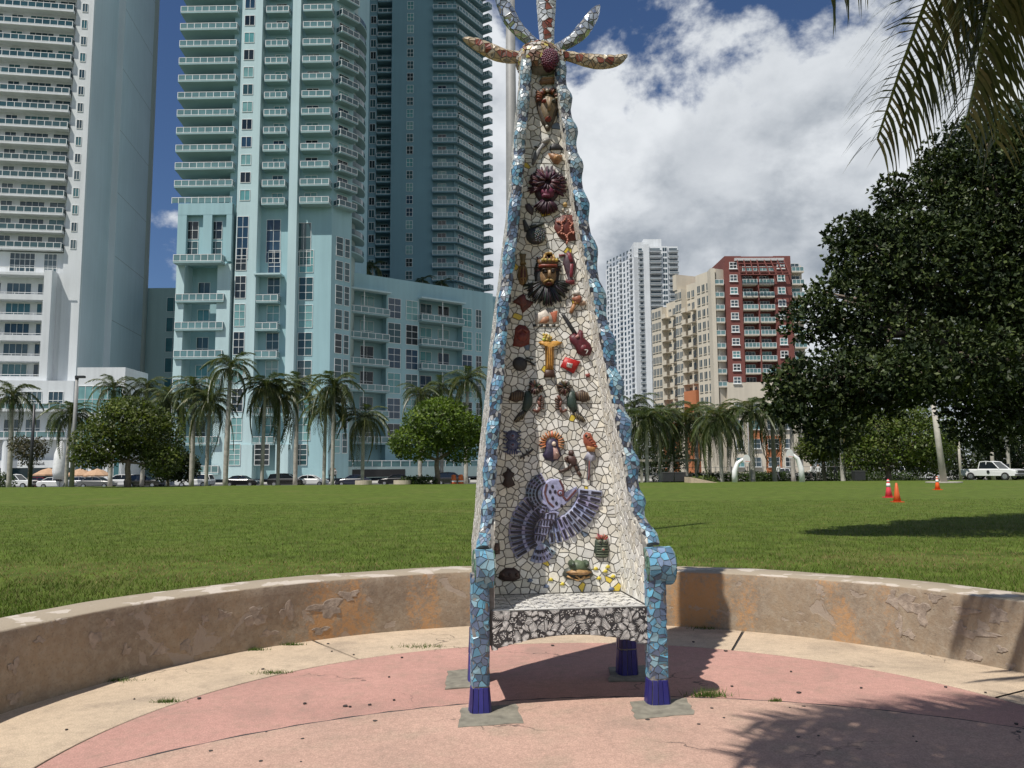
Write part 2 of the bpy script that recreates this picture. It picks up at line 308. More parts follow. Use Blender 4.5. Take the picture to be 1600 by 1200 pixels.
def flake(px, py, w, h, seed, t=0.0045):
    rr = random.Random(seed); d = ray(px, py); q = np.array(CAMP[:2]) - WC; dd = d[:2]; A_, B_, C_ = dd @ dd, 2 * q @ dd, q @ q - RI * RI
    tt = (-B_ + math.sqrt(B_ * B_ - 4 * A_ * C_)) / (2 * A_); p = CAMP + d * tt; a0 = math.atan2(p[0] - WC[0], p[1] - WC[1]); sc = np.linalg.norm(p - CAMP) / FPX
    n = 18; mb = MB(); rings = []
    ph = [.55 + .5 * rr.random() + .25 * math.sin(i * 1.1 + seed) for i in range(n)]
    for s_, off in ((1.0, 0.001), (0.9, t), (0.0, t * .8)):
        ring = []
        for i in range(n):
            al = i * 2 * math.pi / n; a = a0 + s_ * ph[i] * w / 2 * sc / RI * math.cos(al); z = p[2] + s_ * ph[i] * h / 2 * sc * math.sin(al); z = min(max(z, 0.005), .51); r = RI + wsm(a, z) - off
            ring.append((WC[0] + r * math.sin(a), WC[1] + r * math.cos(a), z))
        rings.append(ring)
    mb.add([p for r in rings[:2] for p in r] + [rings[2][0]], [(i, (i + 1) % n, n + (i + 1) % n, n + i) for i in range(n)] + [(n + i, n + (i + 1) % n, 2 * n) for i in range(n)])
    mb.obj('plaster_flake', FLAKE, WALL)
for i, (x, y, w, h) in enumerate([(148, 998, 22, 26), (172, 975, 16, 18), (196, 1016, 14, 18), (252, 1015, 20, 20), (292, 1010, 22, 26), (20, 1042, 18, 22), (22, 1090, 26, 18), (320, 968, 14, 18), (350, 962, 26, 18), (400, 965, 44, 34), (450, 955, 30, 30), (510, 950, 60, 30), (545, 930, 34, 20), (500, 985, 30, 14), (1558, 962, 28, 30), (1500, 985, 34, 26), (1420, 990, 20, 14), (1412, 940, 40, 24), (1440, 955, 30, 34), (1505, 955, 44, 14), (1565, 1015, 14, 10), (1520, 1026, 30, 14), (1395, 935, 18, 30), (1405, 975, 12, 34), (1580, 1040, 16, 8), (1460, 930, 30, 20), (1540, 990, 40, 10), (420, 990, 30, 12), (60, 1000, 20, 12)]): flake(x, y, w, h, i)
# ---- grass blades on the near lawn and small weeds in the joints
def blades(n, sampler, hmin, hmax, wid, cols, name, z0=-.02):
    xy = sampler(n); n = len(xy); ang = RNG.uniform(0, 2 * np.pi, n); h = RNG.uniform(hmin, hmax, n); lean = RNG.normal(0, .5, (n, 2)) * h[:, None]
    wv = np.c_[np.cos(ang), np.sin(ang)] * (wid * RNG.uniform(.6, 1.3, n))[:, None]
    v = np.empty((n, 3, 3)); v[:, 0, :2] = xy - wv; v[:, 1, :2] = xy + wv; v[:, :2, 2] = z0; v[:, 2, :2] = xy + lean; v[:, 2, 2] = z0 + h
    c = np.array(cols)[RNG.integers(0, len(cols), n)] * RNG.uniform(.7, 1.25, (n, 1))
    pat = np.sin(xy[:, 0] * .9 + 1.3) * np.sin(xy[:, 1] * .55 + xy[:, 0] * .3) + .5 * np.sin(xy[:, 0] * 2.3 + xy[:, 1] * 1.7)
    c *= (1 + .13 * pat)[:, None]
    dry = np.zeros(n)
    for bx, by, br in BARE: dry = np.maximum(dry, np.clip(1.3 - np.hypot((xy[:, 0] - bx) / 2.0, xy[:, 1] - by) / (br * 1.5) + .35 * np.sin(xy[:, 0] * 5.1 + bx) * np.sin(xy[:, 1] * 4.3), 0, 1)) if z0 < 0 else dry
    dm = (RNG.random(n) < dry * .95)[:, None]; c = np.where(dm, np.array([(.27, .20, .10)]) * RNG.uniform(.6, 1.2, (n, 1)), c); v[:, 2, 2] -= dm[:, 0] * h * .3
    return npmesh(name, v.reshape(-1, 3), np.arange(n * 3).reshape(-1, 3), GRASS_BLADE, c)
def near(n):
    D = 9 + 29 * RNG.random(n * 2) ** 1.6; X = RNG.uniform(-.72, .72, n * 2) * D; r = np.hypot(X - WC[0], D - WC[1]); k = r > RO + .05
    bare = np.zeros(len(X), bool)
    for bx, by, br in BARE: bare |= (np.hypot((X - bx) / 1.6, D - by) < br * RNG.uniform(.5, 1.15, len(X)))
    k &= ~(bare & (RNG.random(len(X)) < .45)); return np.c_[X, D][k][:n]
BARE = [(gnd(360, 888)[0], gnd(360, 888)[1], .9), (gnd(60, 892)[0], gnd(60, 892)[1], .8), (gnd(1130, 880)[0], gnd(1130, 880)[1], .5), (gnd(1540, 872)[0], gnd(1540, 872)[1], 1.0), (gnd(200, 895)[0], gnd(200, 895)[1], .4)]
G = [(0.095, 0.15, 0.022), (0.08, 0.125, 0.018), (0.115, 0.16, 0.03), (0.16, 0.165, 0.06), (0.06, 0.10, 0.014), (0.085, 0.14, 0.02), (0.19, 0.165, 0.075)]
o = link('grass', blades(150000, near, .03, .075, .0055, G, 'grass')); tag(o, 'short green lawn grass blades behind the low wall', 'grass', kind='stuff')
def weed(p, n, r, h, name, label):
    def smp(k):
        q = RNG.normal(0, 1, (k, 2)) * np.array([r, r * .35]); return q
    o = link(name, blades(n, smp, h * .3, h, .003, [(0.08, 0.14, 0.03), (0.12, 0.18, 0.05)], name, 0), None, p); tag(o, label, 'weed', 'weeds in the plaza joints')
weed(gnd(1106, 1088), 260, .065, .07, 'weed', 'tuft of green weed beside the throne\'s right front leg')
WV, WF_, WCOL = [], [], []
for x, y, r in ((657, 1011, .12), (425, 1052, .07), (260, 1097, .05), (400, 1016, .05), (456, 1008, .05), (180, 1064, .08), (1212, 1097, .02), (1105, 982, .1)):
    p = gnd(x, y); me = blades(170, lambda k: p[:2] + RNG.normal(0, 1, (k, 2)) * np.array([r, r * .3]), .01, .035, .003, [(0.08, 0.13, 0.03), (0.12, 0.17, 0.05)], 'tmp', 0)
    v = np.empty(len(me.vertices) * 3, np.float32); me.vertices.foreach_get('co', v); WV.append(v.reshape(-1, 3)); WCOL.append(np.tile((.09, .14, .035), (170, 1)))
WV = np.concatenate(WV); tag(link('weeds', npmesh('weeds', WV, np.arange(len(WV)).reshape(-1, 3), GRASS_BLADE, np.concatenate(WCOL)), PAV), kind='stuff')

# ---------------------------------------------------------------- the mosaic throne
TA = rad(7.85); TU = V3(math.cos(TA), math.sin(TA), 0); TW = V3(-math.sin(TA), math.cos(TA), 0); TO = V3(.389, 5.566, 0)
def LW(u, w, z): return TO + TU * u + TW * w + V3(0, 0, z)
def onW(x, y, w):
    d = ray(x, y); t = ((TO + TW * w - CAMP) @ TW) / (d @ TW); p = CAMP + d * t - TO; return float(p @ TU), float(p[2])
ip = lambda z, xs, ys: float(np.interp(z, xs, ys))
HZ = [0.4, .95, 1.05, 1.26, 1.41, 1.64, 1.94, 2.24, 2.55, 2.86, 3.07, 3.28, 3.57, 3.8, 4.2, 4.5, 4.8, 5.15]
HU = [.60, .60, .60, .575, .565, .55, .515, .478, .45, .409, .377, .354, .313, .287, .252, .218, .185, .165]
hw = lambda z: ip(z, HZ, HU)
wback = lambda z: .80 + .035 * (z - .65)                       # outer back leans away a little
dep = lambda z: ip(z, [1.0, 1.12, 1.25, 1.41, 1.64, 1.94, 2.24, 2.55, 2.86, 3.3, 3.8, 4.2, 4.8, 5.15], [.80, .76, .64, .60, .56, .5, .45, .38, .33, .29, .25, .2, .15, .13])
wf = lambda z: max(wback(z) - dep(z), 0.0) if z > 1.0 else 0.0
wb = lambda z: .62 + .062 * (z - .65)                          # inner face of the back
WT = .075
THR = root('mosaic_throne', LW(0, .4, 0), 'towering mosaic throne with rayed crown, blue scalloped edges and white tiled back', 'throne')
TILES = []                                                      # (parent, verts, faces, colour, material)
def clip(poly, n, c):
    out = []
    for i in range(len(poly)):
        a, b = poly[i], poly[(i + 1) % len(poly)]; da, db = a[0] * n[0] + a[1] * n[1] - c, b[0] * n[0] + b[1] * n[1] - c
        if da <= 0: out.append(a)
        if da * db < 0:
            t = da / (da - db); out.append((a[0] + t * (b[0] - a[0]), a[1] + t * (b[1] - a[1])))
    return out
def voro(a0, a1, b0, b1, size, gap, seed=0, extra=None, jit=1.15, asp=1.0):
    rr = random.Random(seed); sa = size * asp; na, nb = max(1, round((a1 - a0) / sa)), max(1, round((b1 - b0) / size)); da, db = (a1 - a0) / na, (b1 - b0) / nb
    st = {(i, j): (a0 + (i + .5 + jit * (rr.random() - .5)) * da, b0 + (j + .5 + jit * (rr.random() - .5)) * db) for i in range(na) for j in range(nb)}
    res = []
    for (i, j), p in st.items():
        L = 2.2
        poly = [(p[0] - L * da, p[1] - L * db), (p[0] + L * da, p[1] - L * db), (p[0] + L * da, p[1] + L * db), (p[0] - L * da, p[1] + L * db)]
        for di in range(-2, 3):
            for dj in range(-2, 3):
                q = st.get((i + di, j + dj))
                if q is None or q is p: continue
                nx, ny = q[0] - p[0], q[1] - p[1]; l = math.hypot(nx, ny)
                if l < 1e-6: continue
                nx /= l; ny /= l; poly = clip(poly, (nx, ny), (p[0] + q[0]) / 2 * nx + (p[1] + q[1]) / 2 * ny - gap / 2)
                if len(poly) < 3: break
            if len(poly) < 3: break
        for n_, c_ in (((-1, 0), -a0 - gap / 2), ((1, 0), a1 - gap / 2), ((0, -1), -b0 - gap / 2), ((0, 1), b1 - gap / 2)):
            if len(poly) >= 3: poly = clip(poly, n_, c_)
        if extra:
            for n_, c_ in extra(p):
                if len(poly) >= 3: poly = clip(poly, n_, c_)
        if len(poly) >= 3:
            ar = abs(sum(poly[k][0] * poly[(k + 1) % len(poly)][1] - poly[(k + 1) % len(poly)][0] * poly[k][1] for k in range(len(poly)))) / 2
            if ar > size * size * .04: res.append((p, poly))
    return res
def tile(parent, poly, f, h, col, mat=0, tilt=True):
    n = len(poly); ca = sum(p[0] for p in poly) / n; cb = sum(p[1] for p in poly) / n
    ta, tb = (random.gauss(0, .012), random.gauss(0, .012)) if tilt else (0, 0)
    v = [f(a, b, -.003) for a, b in poly] + [f(ca + (a - ca) * .95, cb + (b - cb) * .95, h + ta * (a - ca) + tb * (b - cb)) for a, b in poly]
    TILES.append((parent, v, [tuple(n + k for k in range(n))] + [(k, (k + 1) % n, n + (k + 1) % n, n + k) for k in range(n)], col, mat))
def pick(cs, v=.08):
    c = random.choice(cs); k = 1 + random.gauss(0, v); return tuple(max(0.0, x * k) for x in c)
WHITES = [(.70, .68, .63), (.66, .64, .58), (.74, .725, .68), (.58, .555, .49), (.64, .63, .60), (.69, .65, .56)]
SIDEW = [(.50, .49, .46), (.60, .58, .54), (.36, .35, .33), (.55, .54, .52)]
BLUES = [(.11, .27, .39), (.08, .145, .22), (.15, .32, .42), (.21, .34, .40), (.10, .14, .22), (.05, .06, .09), (.08, .21, .34), (.30, .40, .44), (.13, .2, .3), (.2, .24, .3)]
# --- grout core shell
mb = MB(); zs = list(np.arange(.42, 5.08, .06)); sec = []
for z in zs:
    h, b, i, f_ = hw(z), wback(z), wb(z), wf(z); f_ = min(f_, i - .01); t = min(WT, h * .45)
    sec.append([LW(*p, z) for p in ((-h, b), (-h, f_), (-h + t, f_), (-h + t, i), (h - t, i), (h - t, f_), (h, f_), (h, b))])
mb.add([p for s in sec for p in s], [(k * 8 + j, k * 8 + (j + 1) % 8, k * 8 + 8 + (j + 1) % 8, k * 8 + 8 + j) for k in range(len(zs) - 1) for j in range(8)] + [(0, 7, 4, 3), (0, 3, 2, 1), (7, 6, 5, 4)] + [tuple((len(zs) - 1) * 8 + j for j in (0, 3, 4, 7)), tuple((len(zs) - 1) * 8 + j for j in (0, 1, 2, 3)), tuple((len(zs) - 1) * 8 + j for j in (4, 5, 6, 7))])
BACK = mb.obj('backrest', GROUT, THR)
# inner back tiles
def exb(p):
    z = p[1]; h0, h1 = hw(z - .05) - WT, hw(z + .05) - WT; s = (h1 - h0) / .1; h = hw(z) - WT - .004; l = math.hypot(1, s)
    return [((1 / l, -s / l), (h - s * z) / l), ((-1 / l, -s / l), (h - s * z) / l)]
fb = lambda a, b, h: LW(a, wb(b) - h, b)
def wcol(p):
    r = random.random()
    if r < .012: return (.62, .47, .06)
    if r < .02: return (.12, .16, .22)
    return pick(WHITES)
for z0, z1, sz in ((.655, 1.3, .056), (1.3, 2.1, .05), (2.1, 3.1, .051), (3.1, 4.1, .06), (4.1, 5.0, .066)):
    for p, poly in voro(-.6, .6, z0, z1, sz, .006, int(z0 * 100), exb):
        tile(BACK, poly, fb, .006, wcol(p))
# inner and outer faces of the wings
for sgn in (-1, 1):
    fi = lambda a, b, h, s=sgn: LW(s * (hw(b) - WT - h), a, b)
    fo = lambda a, b, h, s=sgn: LW(s * (hw(b) + h), a, b)
    def exi(p): return [((-1, 0), -(wf(p[1]) + .012)), ((1, 0), wb(p[1]) - .004)]
    def exo(p): return [((-1, 0), -(wf(p[1]) + .012)), ((1, 0), wback(p[1]) - .004)]
    for p, poly in voro(0, .9, .66, 4.9, .062, .006, 31 + sgn, exi): tile(BACK, poly, fi, .006, pick(WHITES, .06))
    for p, poly in voro(0, .98, .43, 5.1, .052, .007, 41 + sgn, exo, asp=.7): tile(BACK, poly, fo, .007, pick(SIDEW, .12))
# back face, coarse
for p, poly in voro(-.6, .6, .44, 5.1, .11, .008, 77, lambda p: [((1, 0), hw(p[1]) - .01), ((-1, 0), hw(p[1]) - .01)]): tile(BACK, poly, lambda a, b, h: LW(a, wback(b) + h, b), .007, pick(BLUES + SIDEW))
# --- scalloped blue edge roll on each wing, running down over the arm
for sgn in (-1, 1):
    P = []
    for z in np.arange(4.98, 1.24, -.02): P.append((hw(z) - WT * .5, wf(z), z))
    ar = [(.555, .15, 1.21), (.57, .11, 1.16), (.585, .06, 1.105), (.595, .02, 1.06)]
    P += [(u, w, z) for u, w, z in ar]
    P = np.array(P); seg = np.r_[0, np.cumsum(np.hypot(np.diff(P[:, 1]), np.diff(P[:, 2])))]; Ltot = seg[-1]
    def edge(s, ph, h, sg=sgn, P=P, seg=seg):
        p = np.array([np.interp(s, seg, P[:, k]) for k in range(3)]); q = np.array([np.interp(min(s + .03, seg[-1]), seg, P[:, k]) for k in range(3)]); o = np.array([np.interp(max(s - .03, 0), seg, P[:, k]) for k in range(3)])
        T = q - o; T[0] = 0; T /= np.linalg.norm(T); n = V3(0, T[2], -T[1])
        fr = (s / .33 + .3 * math.sin(s * 1.7) + (.2 if sg > 0 else 0)) % 1.0; bmp = (.5 - .5 * math.cos(2 * math.pi * min(fr / .8, 1.0) ** .8)) if fr < .8 else 0.0
        k = min(1.0, s / .4 + .35) * min(1.0, (seg[-1] - s) / .25 + .3); ru = WT * .5 + .002 + (.032 if sg > 0 else .012) * bmp * k; rn = .018 + .03 * bmp * k
        c = math.cos(ph); sn = math.sin(ph); cu = ru if c > 0 else WT * .5 + .004
        uu = p[0] + c * (cu + h); v = p[1:] + n[1:] * (sn * (rn + h))
        return LW(sg * uu, v[0], v[1])
    ns, nf = int(Ltot / .02), 12; mb = MB(); S_ = np.linspace(0, Ltot, ns); Fh = np.linspace(-.6, math.pi + .35, nf)
    mb.add([edge(s, f_, 0) for s in S_ for f_ in Fh], [(i * nf + j, i * nf + j + 1, i * nf + nf + j + 1, i * nf + nf + j) for i in range(ns - 1) for j in range(nf - 1)] + [tuple(range(nf)), tuple((ns - 1) * nf + j for j in range(nf))[::-1]])
    ER = mb.obj('edge_roll', GROUT, THR, True)
    Rm = .062
    for p, poly in voro(0, Ltot, -.6 * Rm, (math.pi + .35) * Rm, .034, .0035, 51 + sgn):
        seg_i = int(p[0] / .33); dark = (seg_i % 4 == 3)
        s_ = p[0]; fr = (s_ / .33 + .3 * math.sin(s_ * 1.7) + (.2 if sgn > 0 else 0)) % 1.0
        cs = [(.05, .06, .09), (.09, .13, .2), (.3, .3, .3), (.04, .04, .05)] if fr > .8 else (BLUES if s_ > 1.0 else [(.22, .3, .34), (.3, .36, .38), (.12, .16, .2), (.4, .42, .42), (.16, .28, .36)])
        if p[1] > 2.55 * Rm: cs = [(.55, .53, .48), (.04, .04, .05), (.4, .4, .38)]
        tile(ER, poly, lambda a, b, h, e=edge: e(a, b / Rm, h), .006, pick(cs), 0)
# --- legs with dark blue feet
def leg(u, w, top, half0, half1, back=False):
    R_ = .07
    def hs(z): return half1 + (half0 - half1) * max(0, 1 - z / .16) ** 1.3 if not back else half0 + (half1 - half0) * min(1, z / .4)
    def f(a, b, h):
        ph = a / R_; c, s = math.cos(ph), math.sin(ph); k = (abs(c) ** 5 + abs(s) ** 5) ** -.2; r = hs(b) * k + h; return LW(u + r * c, w + r * s, b)
    mb = MB(); Z = np.linspace(-.01, top, 14); na = 24
    mb.add([f(i * 2 * math.pi * R_ / na, z, 0) for z in Z for i in range(na)], [(k * na + i, k * na + (i + 1) % na, k * na + na + (i + 1) % na, k * na + na + i) for k in range(13) for i in range(na)] + [tuple(13 * na + i for i in range(na))])
    L = mb.obj('leg', GROUT, THR, True); C_ = 2 * math.pi * R_; zf = .40 if back else .17
    nt = 14
    for i in range(nt):
        a0, a1 = i * C_ / nt + .0015, (i + 1) * C_ / nt - .0015
        cuts = [0.0, zf] if not back else [0, .2, zf]
        for k in range(len(cuts) - 1): tile(L, [(a0, cuts[k] + .002), (a1, cuts[k] + .002), (a1, cuts[k + 1] - .002 - random.random() * .006), (a0, cuts[k + 1] - .002)], f, .006, pick([(.022, .022, .16), (.03, .03, .2), (.02, .02, .12)]), 0)
    if not back:
        for p, poly in voro(0, C_, zf + .003, top, .042, .004, int(u * 100)): tile(L, poly, f, .006, pick(BLUES[:5] + [(.13, .37, .52), (.11, .14, .21), (.14, .2, .29)]), 0)
    return L
leg(-.622, 0, .90, .070, .058); leg(.592, 0, .90, .078, .064); leg(-.56, .776, .44, .075, .06, True); leg(.60, .776, .44, .075, .06, True)
# --- arm scrolls
def scroll(u0, u1, wc, zc, r):
    mb = MB(); n = 32; vs = []
    for u in (u0, u1):
        for k in range(n): vs.append(LW(u, wc + r * math.cos(k * 2 * math.pi / n), zc + r * math.sin(k * 2 * math.pi / n)))
    mb.add(vs, [(k, (k + 1) % n, n + (k + 1) % n, n + k) for k in range(n)] + [tuple(range(n))[::-1], tuple(n + k for k in range(n))])
    A_ = mb.obj('arm_scroll', GROUT, THR)
    fr_ = lambda a, b, h: LW(a, wc + (r + h) * math.cos(b / r), zc + (r + h) * math.sin(b / r))
    for p, poly in voro(u0, u1, 0, 2 * math.pi * r, .047, .004, int(u0 * 50)): tile(A_, poly, fr_, .006, pick(BLUES[:4] + [(.14, .36, .52), (.18, .25, .38)]), 0)
    for uu, sg in ((u0, -1), (u1, 1)):
        fd = lambda a, b, h: LW(uu + sg * h, wc + a, zc + b)
        for p, poly in voro(-r, r, -r, r, .05, .005, 5, lambda p: [((math.cos(t), math.sin(t)), r * .97) for t in np.arange(0, 6.28, .4)]):
            rr = math.hypot(*p); tile(A_, poly, fd, .006, (.02, .02, .022) if rr < .035 else pick([(.05, .14, .10), (.12, .2, .17), (.08, .18, .13), (.3, .34, .3)]), 0)
scroll(-.655, -.53, .03, .925, .125); scroll(.532, .72, .03, .915, .126)
# --- seat and apron
mb = MB(); us = np.linspace(-.545, .535, 25); zb = lambda u: .476 - .082 * ((u + .01) / .53) ** 2
vs = []
for u in us:
    vs += [LW(u, -.02, zb(u)), LW(u, -.02, .65), LW(u, .66, .65), LW(u, .66, zb(u)), LW(u, .06, zb(u) + .03)]
mb.add(vs, [(i * 5 + j, i * 5 + (j + 1) % 5, i * 5 + 5 + (j + 1) % 5, i * 5 + 5 + j) for i in range(24) for j in range(5)]); SEAT = mb.obj('seat', GROUT, THR)
fs_ = lambda a, b, h: LW(a, b, .65 + h); fa_ = lambda a, b, h: LW(a, -.02 - h, b)
BW = [(.60, .59, .56), (.54, .53, .51), (.64, .63, .60)]; AP = [(.035, .035, .038), (.06, .06, .062), (.045, .045, .05), (.3, .3, .29)]; INK = (.022, .022, .026)
def petal(parent, f, p0, p1, wd, col, h):
    dx, dy = p1[0] - p0[0], p1[1] - p0[1]; l = math.hypot(dx, dy) + 1e-9; nx, ny = -dy / l * wd, dx / l * wd; m_ = (p0[0] + .62 * dx, p0[1] + .62 * dy)
    DECO.add([f(p0[0], p0[1], h), f(m_[0] + nx, m_[1] + ny, h), f(p1[0], p1[1], h), f(m_[0] - nx, m_[1] - ny, h)], [(0, 1, 2, 3)], 0, col)
DECO = MB()
nx_ = 7; st = 1.06 / nx_
for i in range(nx_):
    for j in range(4):
        a0, b0 = -.54 + i * st, -.012 + j * st
        b1 = min(b0 + st, .63)
        if b1 - b0 < .02: continue
        tile(SEAT, [(a0 + .002, b0 + .002), (a0 + st - .002, b0 + .002), (a0 + st - .002, b1 - .002), (a0 + .002, b1 - .002)], fs_, .006, pick(BW, .04), 0, False)
        c = (a0 + st / 2, b0 + st / 2)
        for k in range(12):
            a = k * math.pi / 6; r1 = .035 + .028 * (k % 2)
            q = (c[0] + r1 * math.cos(a), c[1] + r1 * math.sin(a))
            if q[1] < b1 - .004: petal(SEAT, fs_, (c[0] + .012 * math.cos(a), c[1] + .012 * math.sin(a)), q, .006, pick([INK, (.16, .17, .2), (.25, .26, .3)]), .0075)
        for (ex, ey) in ((.02, .02), (st - .02, .02), (.02, st - .02), (st - .02, st - .02)):
            for k in range(4):
                a = k * math.pi / 2 + .78
                if b0 + ey + .02 < b1: petal(SEAT, fs_, (a0 + ex, b0 + ey), (a0 + ex + .018 * math.cos(a), b0 + ey + .018 * math.sin(a)), .004, INK, .0075)
for p, poly in voro(-.543, .533, .392, .648, .052, .0035, 91, lambda p: [((.155 * (-(p[0] + .01) / .53) * 2 * .53, -1), None)] if False else [((0, -1), -zb(p[0]) - .002)]):
    tile(SEAT, poly, fa_, .006, pick(AP, .1), 0, False)
    n = len(poly); kind = random.random(); ca = (sum(q[0] for q in poly) / n, sum(q[1] for q in poly) / n)
    inside = lambda q: all((poly[(k + 1) % n][0] - poly[k][0]) * (q[1] - poly[k][1]) - (poly[(k + 1) % n][1] - poly[k][1]) * (q[0] - poly[k][0]) > -1e-5 for k in range(n))
    if kind < .7:                                            # a fan of pale petals on the dark shard
        o = random.choice(poly); o = (ca[0] + (o[0] - ca[0]) * .9, ca[1] + (o[1] - ca[1]) * .9); base = math.atan2(ca[1] - o[1], ca[0] - o[0]); R1 = math.hypot(ca[0] - o[0], ca[1] - o[1]) * 2.1
        for k in range(-5, 6):
            a = base + k * .21; r1 = R1
            while r1 > .01 and not inside((o[0] + r1 * math.cos(a), o[1] + r1 * math.sin(a))): r1 -= .004
            if r1 > .014: petal(SEAT, fa_, (o[0] + .12 * r1 * math.cos(a), o[1] + .12 * r1 * math.sin(a)), (o[0] + r1 * math.cos(a), o[1] + r1 * math.sin(a)), .003, pick(BW, .08), .0078)
    else:                                                    # scattered small dashes
        for k in range(26):
            a = random.random() * 6.28; q = (ca[0] + random.gauss(0, .018), ca[1] + random.gauss(0, .018)); e = (q[0] + .012 * math.cos(a), q[1] + .012 * math.sin(a))
            if inside(q) and inside(e): petal(SEAT, fa_, q, e, .0035, pick(BW, .08), .0078)
tag(DECO.obj('painted_petals', CERAMIC, SEAT), kind='stuff')
# --- crown head and five rays
mb = MB(); hc = LW(0, wb(5.0) + .04, 5.03); mb.ell(hc, (.195, .15, .16), 20, 12, ax=np.array([TU, TW, (0, 0, 1)])); HEAD = mb.obj('crown_head', GROUT, THR, True)
def fh(a, b, h):
    th_, ph = b, a; r = 1.0; q = ((.195 + h) * math.sin(th_) * math.cos(ph), (.15 + h) * math.sin(th_) * math.sin(ph), (.16 + h) * math.cos(th_)); return hc + TU * q[0] + TW * q[1] + V3(0, 0, q[2])
for p, poly in voro(math.pi - .6, 2 * math.pi + .6, .2, 2.2, .2, .03, 3): tile(HEAD, poly, fh, .012 * random.uniform(.6, 1.8), pick([(.40, .30, .20), (.5, .42, .12), (.16, .10, .07), (.35, .33, .3), (.22, .1, .06), (.48, .45, .4)]), 0)
def crown_ray(px, wmax, cols, mid, mat, base=.62):
    w0 = wb(5.0) + .05; P = np.array([onW(x, y, w0) for x, y in px]); 
    # smooth the spine
    tt = np.linspace(0, 1, len(P)); T_ = np.linspace(0, 1, 41); cf = [np.polyfit(tt, P[:, k], min(3, len(P) - 1)) for k in (0, 1)]; Q = np.c_[np.polyval(cf[0], T_), np.polyval(cf[1], T_)]
    sg = np.r_[0, np.cumsum(np.hypot(*np.diff(Q, axis=0).T))]; L = sg[-1]
    def f(a, b, h):
        t = min(max(a / L, 0), 1); p = np.array([np.interp(a, sg, Q[:, k]) for k in (0, 1)]); q = np.array([np.interp(min(a + .02, L), sg, Q[:, k]) for k in (0, 1)]); o = np.array([np.interp(max(a - .02, 0), sg, Q[:, k]) for k in (0, 1)])
        T = (q - o) / np.linalg.norm(q - o); n = np.array([-T[1], T[0]]); ph = b / RM
        wd = wmax * ip(t, [0, .12, .55, .8, .93, 1], [base, base + .02, 1, .8, .42, .04]); r = wd + h; dp = wd * .62 + .006 + h
        x = p + n * r * math.cos(ph); return LW(x[0], w0 - dp * math.sin(ph), x[1])
    RM = wmax * .8; na, nf = 40, 20; mb = MB(); Sx = np.linspace(0, L, na)
    mb.add([f(s, j * 2 * math.pi * RM / nf, 0) for s in Sx for j in range(nf)], [(i * nf + j, i * nf + (j + 1) % nf, i * nf + nf + (j + 1) % nf, i * nf + nf + j) for i in range(na - 1) for j in range(nf)])
    RY = mb.obj('crown_ray', GROUT, THR, True)
    for p, poly in voro(0, L * .985, -.35 * RM, (2 * math.pi - .35) * RM, .046, .006, int(px[0][0])):
        d = abs(p[1] / RM - math.pi / 2); tile(RY, poly, f, .006, pick(mid) if (d < .3 and p[0] < L * .85) else pick(cols), mat if d >= .3 else 0)
BEI = [(.42, .33, .22), (.50, .42, .30), (.36, .27, .17), (.46, .40, .31)]; SIL = [(.55, .57, .6), (.42, .45, .5), (.66, .67, .68), (.3, .34, .4)]; RED = [(.2, .045, .025), (.16, .05, .03), (.26, .08, .05)]
crown_ray([(836, 84), (803, 89), (775, 84), (752, 72), (722, 60)], .062, BEI, RED, 0)
crown_ray([(842, 74), (812, 48), (797, 28), (786, 4), (774, -26)], .066, SIL, [(.16, .2, .26), (.2, .24, .3)], 1)
crown_ray([(855, 74), (854, 40), (853, 12), (853, -18), (850, -62)], .082, SIL[:3], RED, 0, .7)
crown_ray([(866, 78), (897, 60), (912, 46), (925, 26), (937, 8)], .060, SIL, [(.3, .34, .4), (.5, .52, .55)], 1)
crown_ray([(872, 84), (905, 91), (936, 98), (958, 94), (981, 86)], .062, BEI, RED, 0)

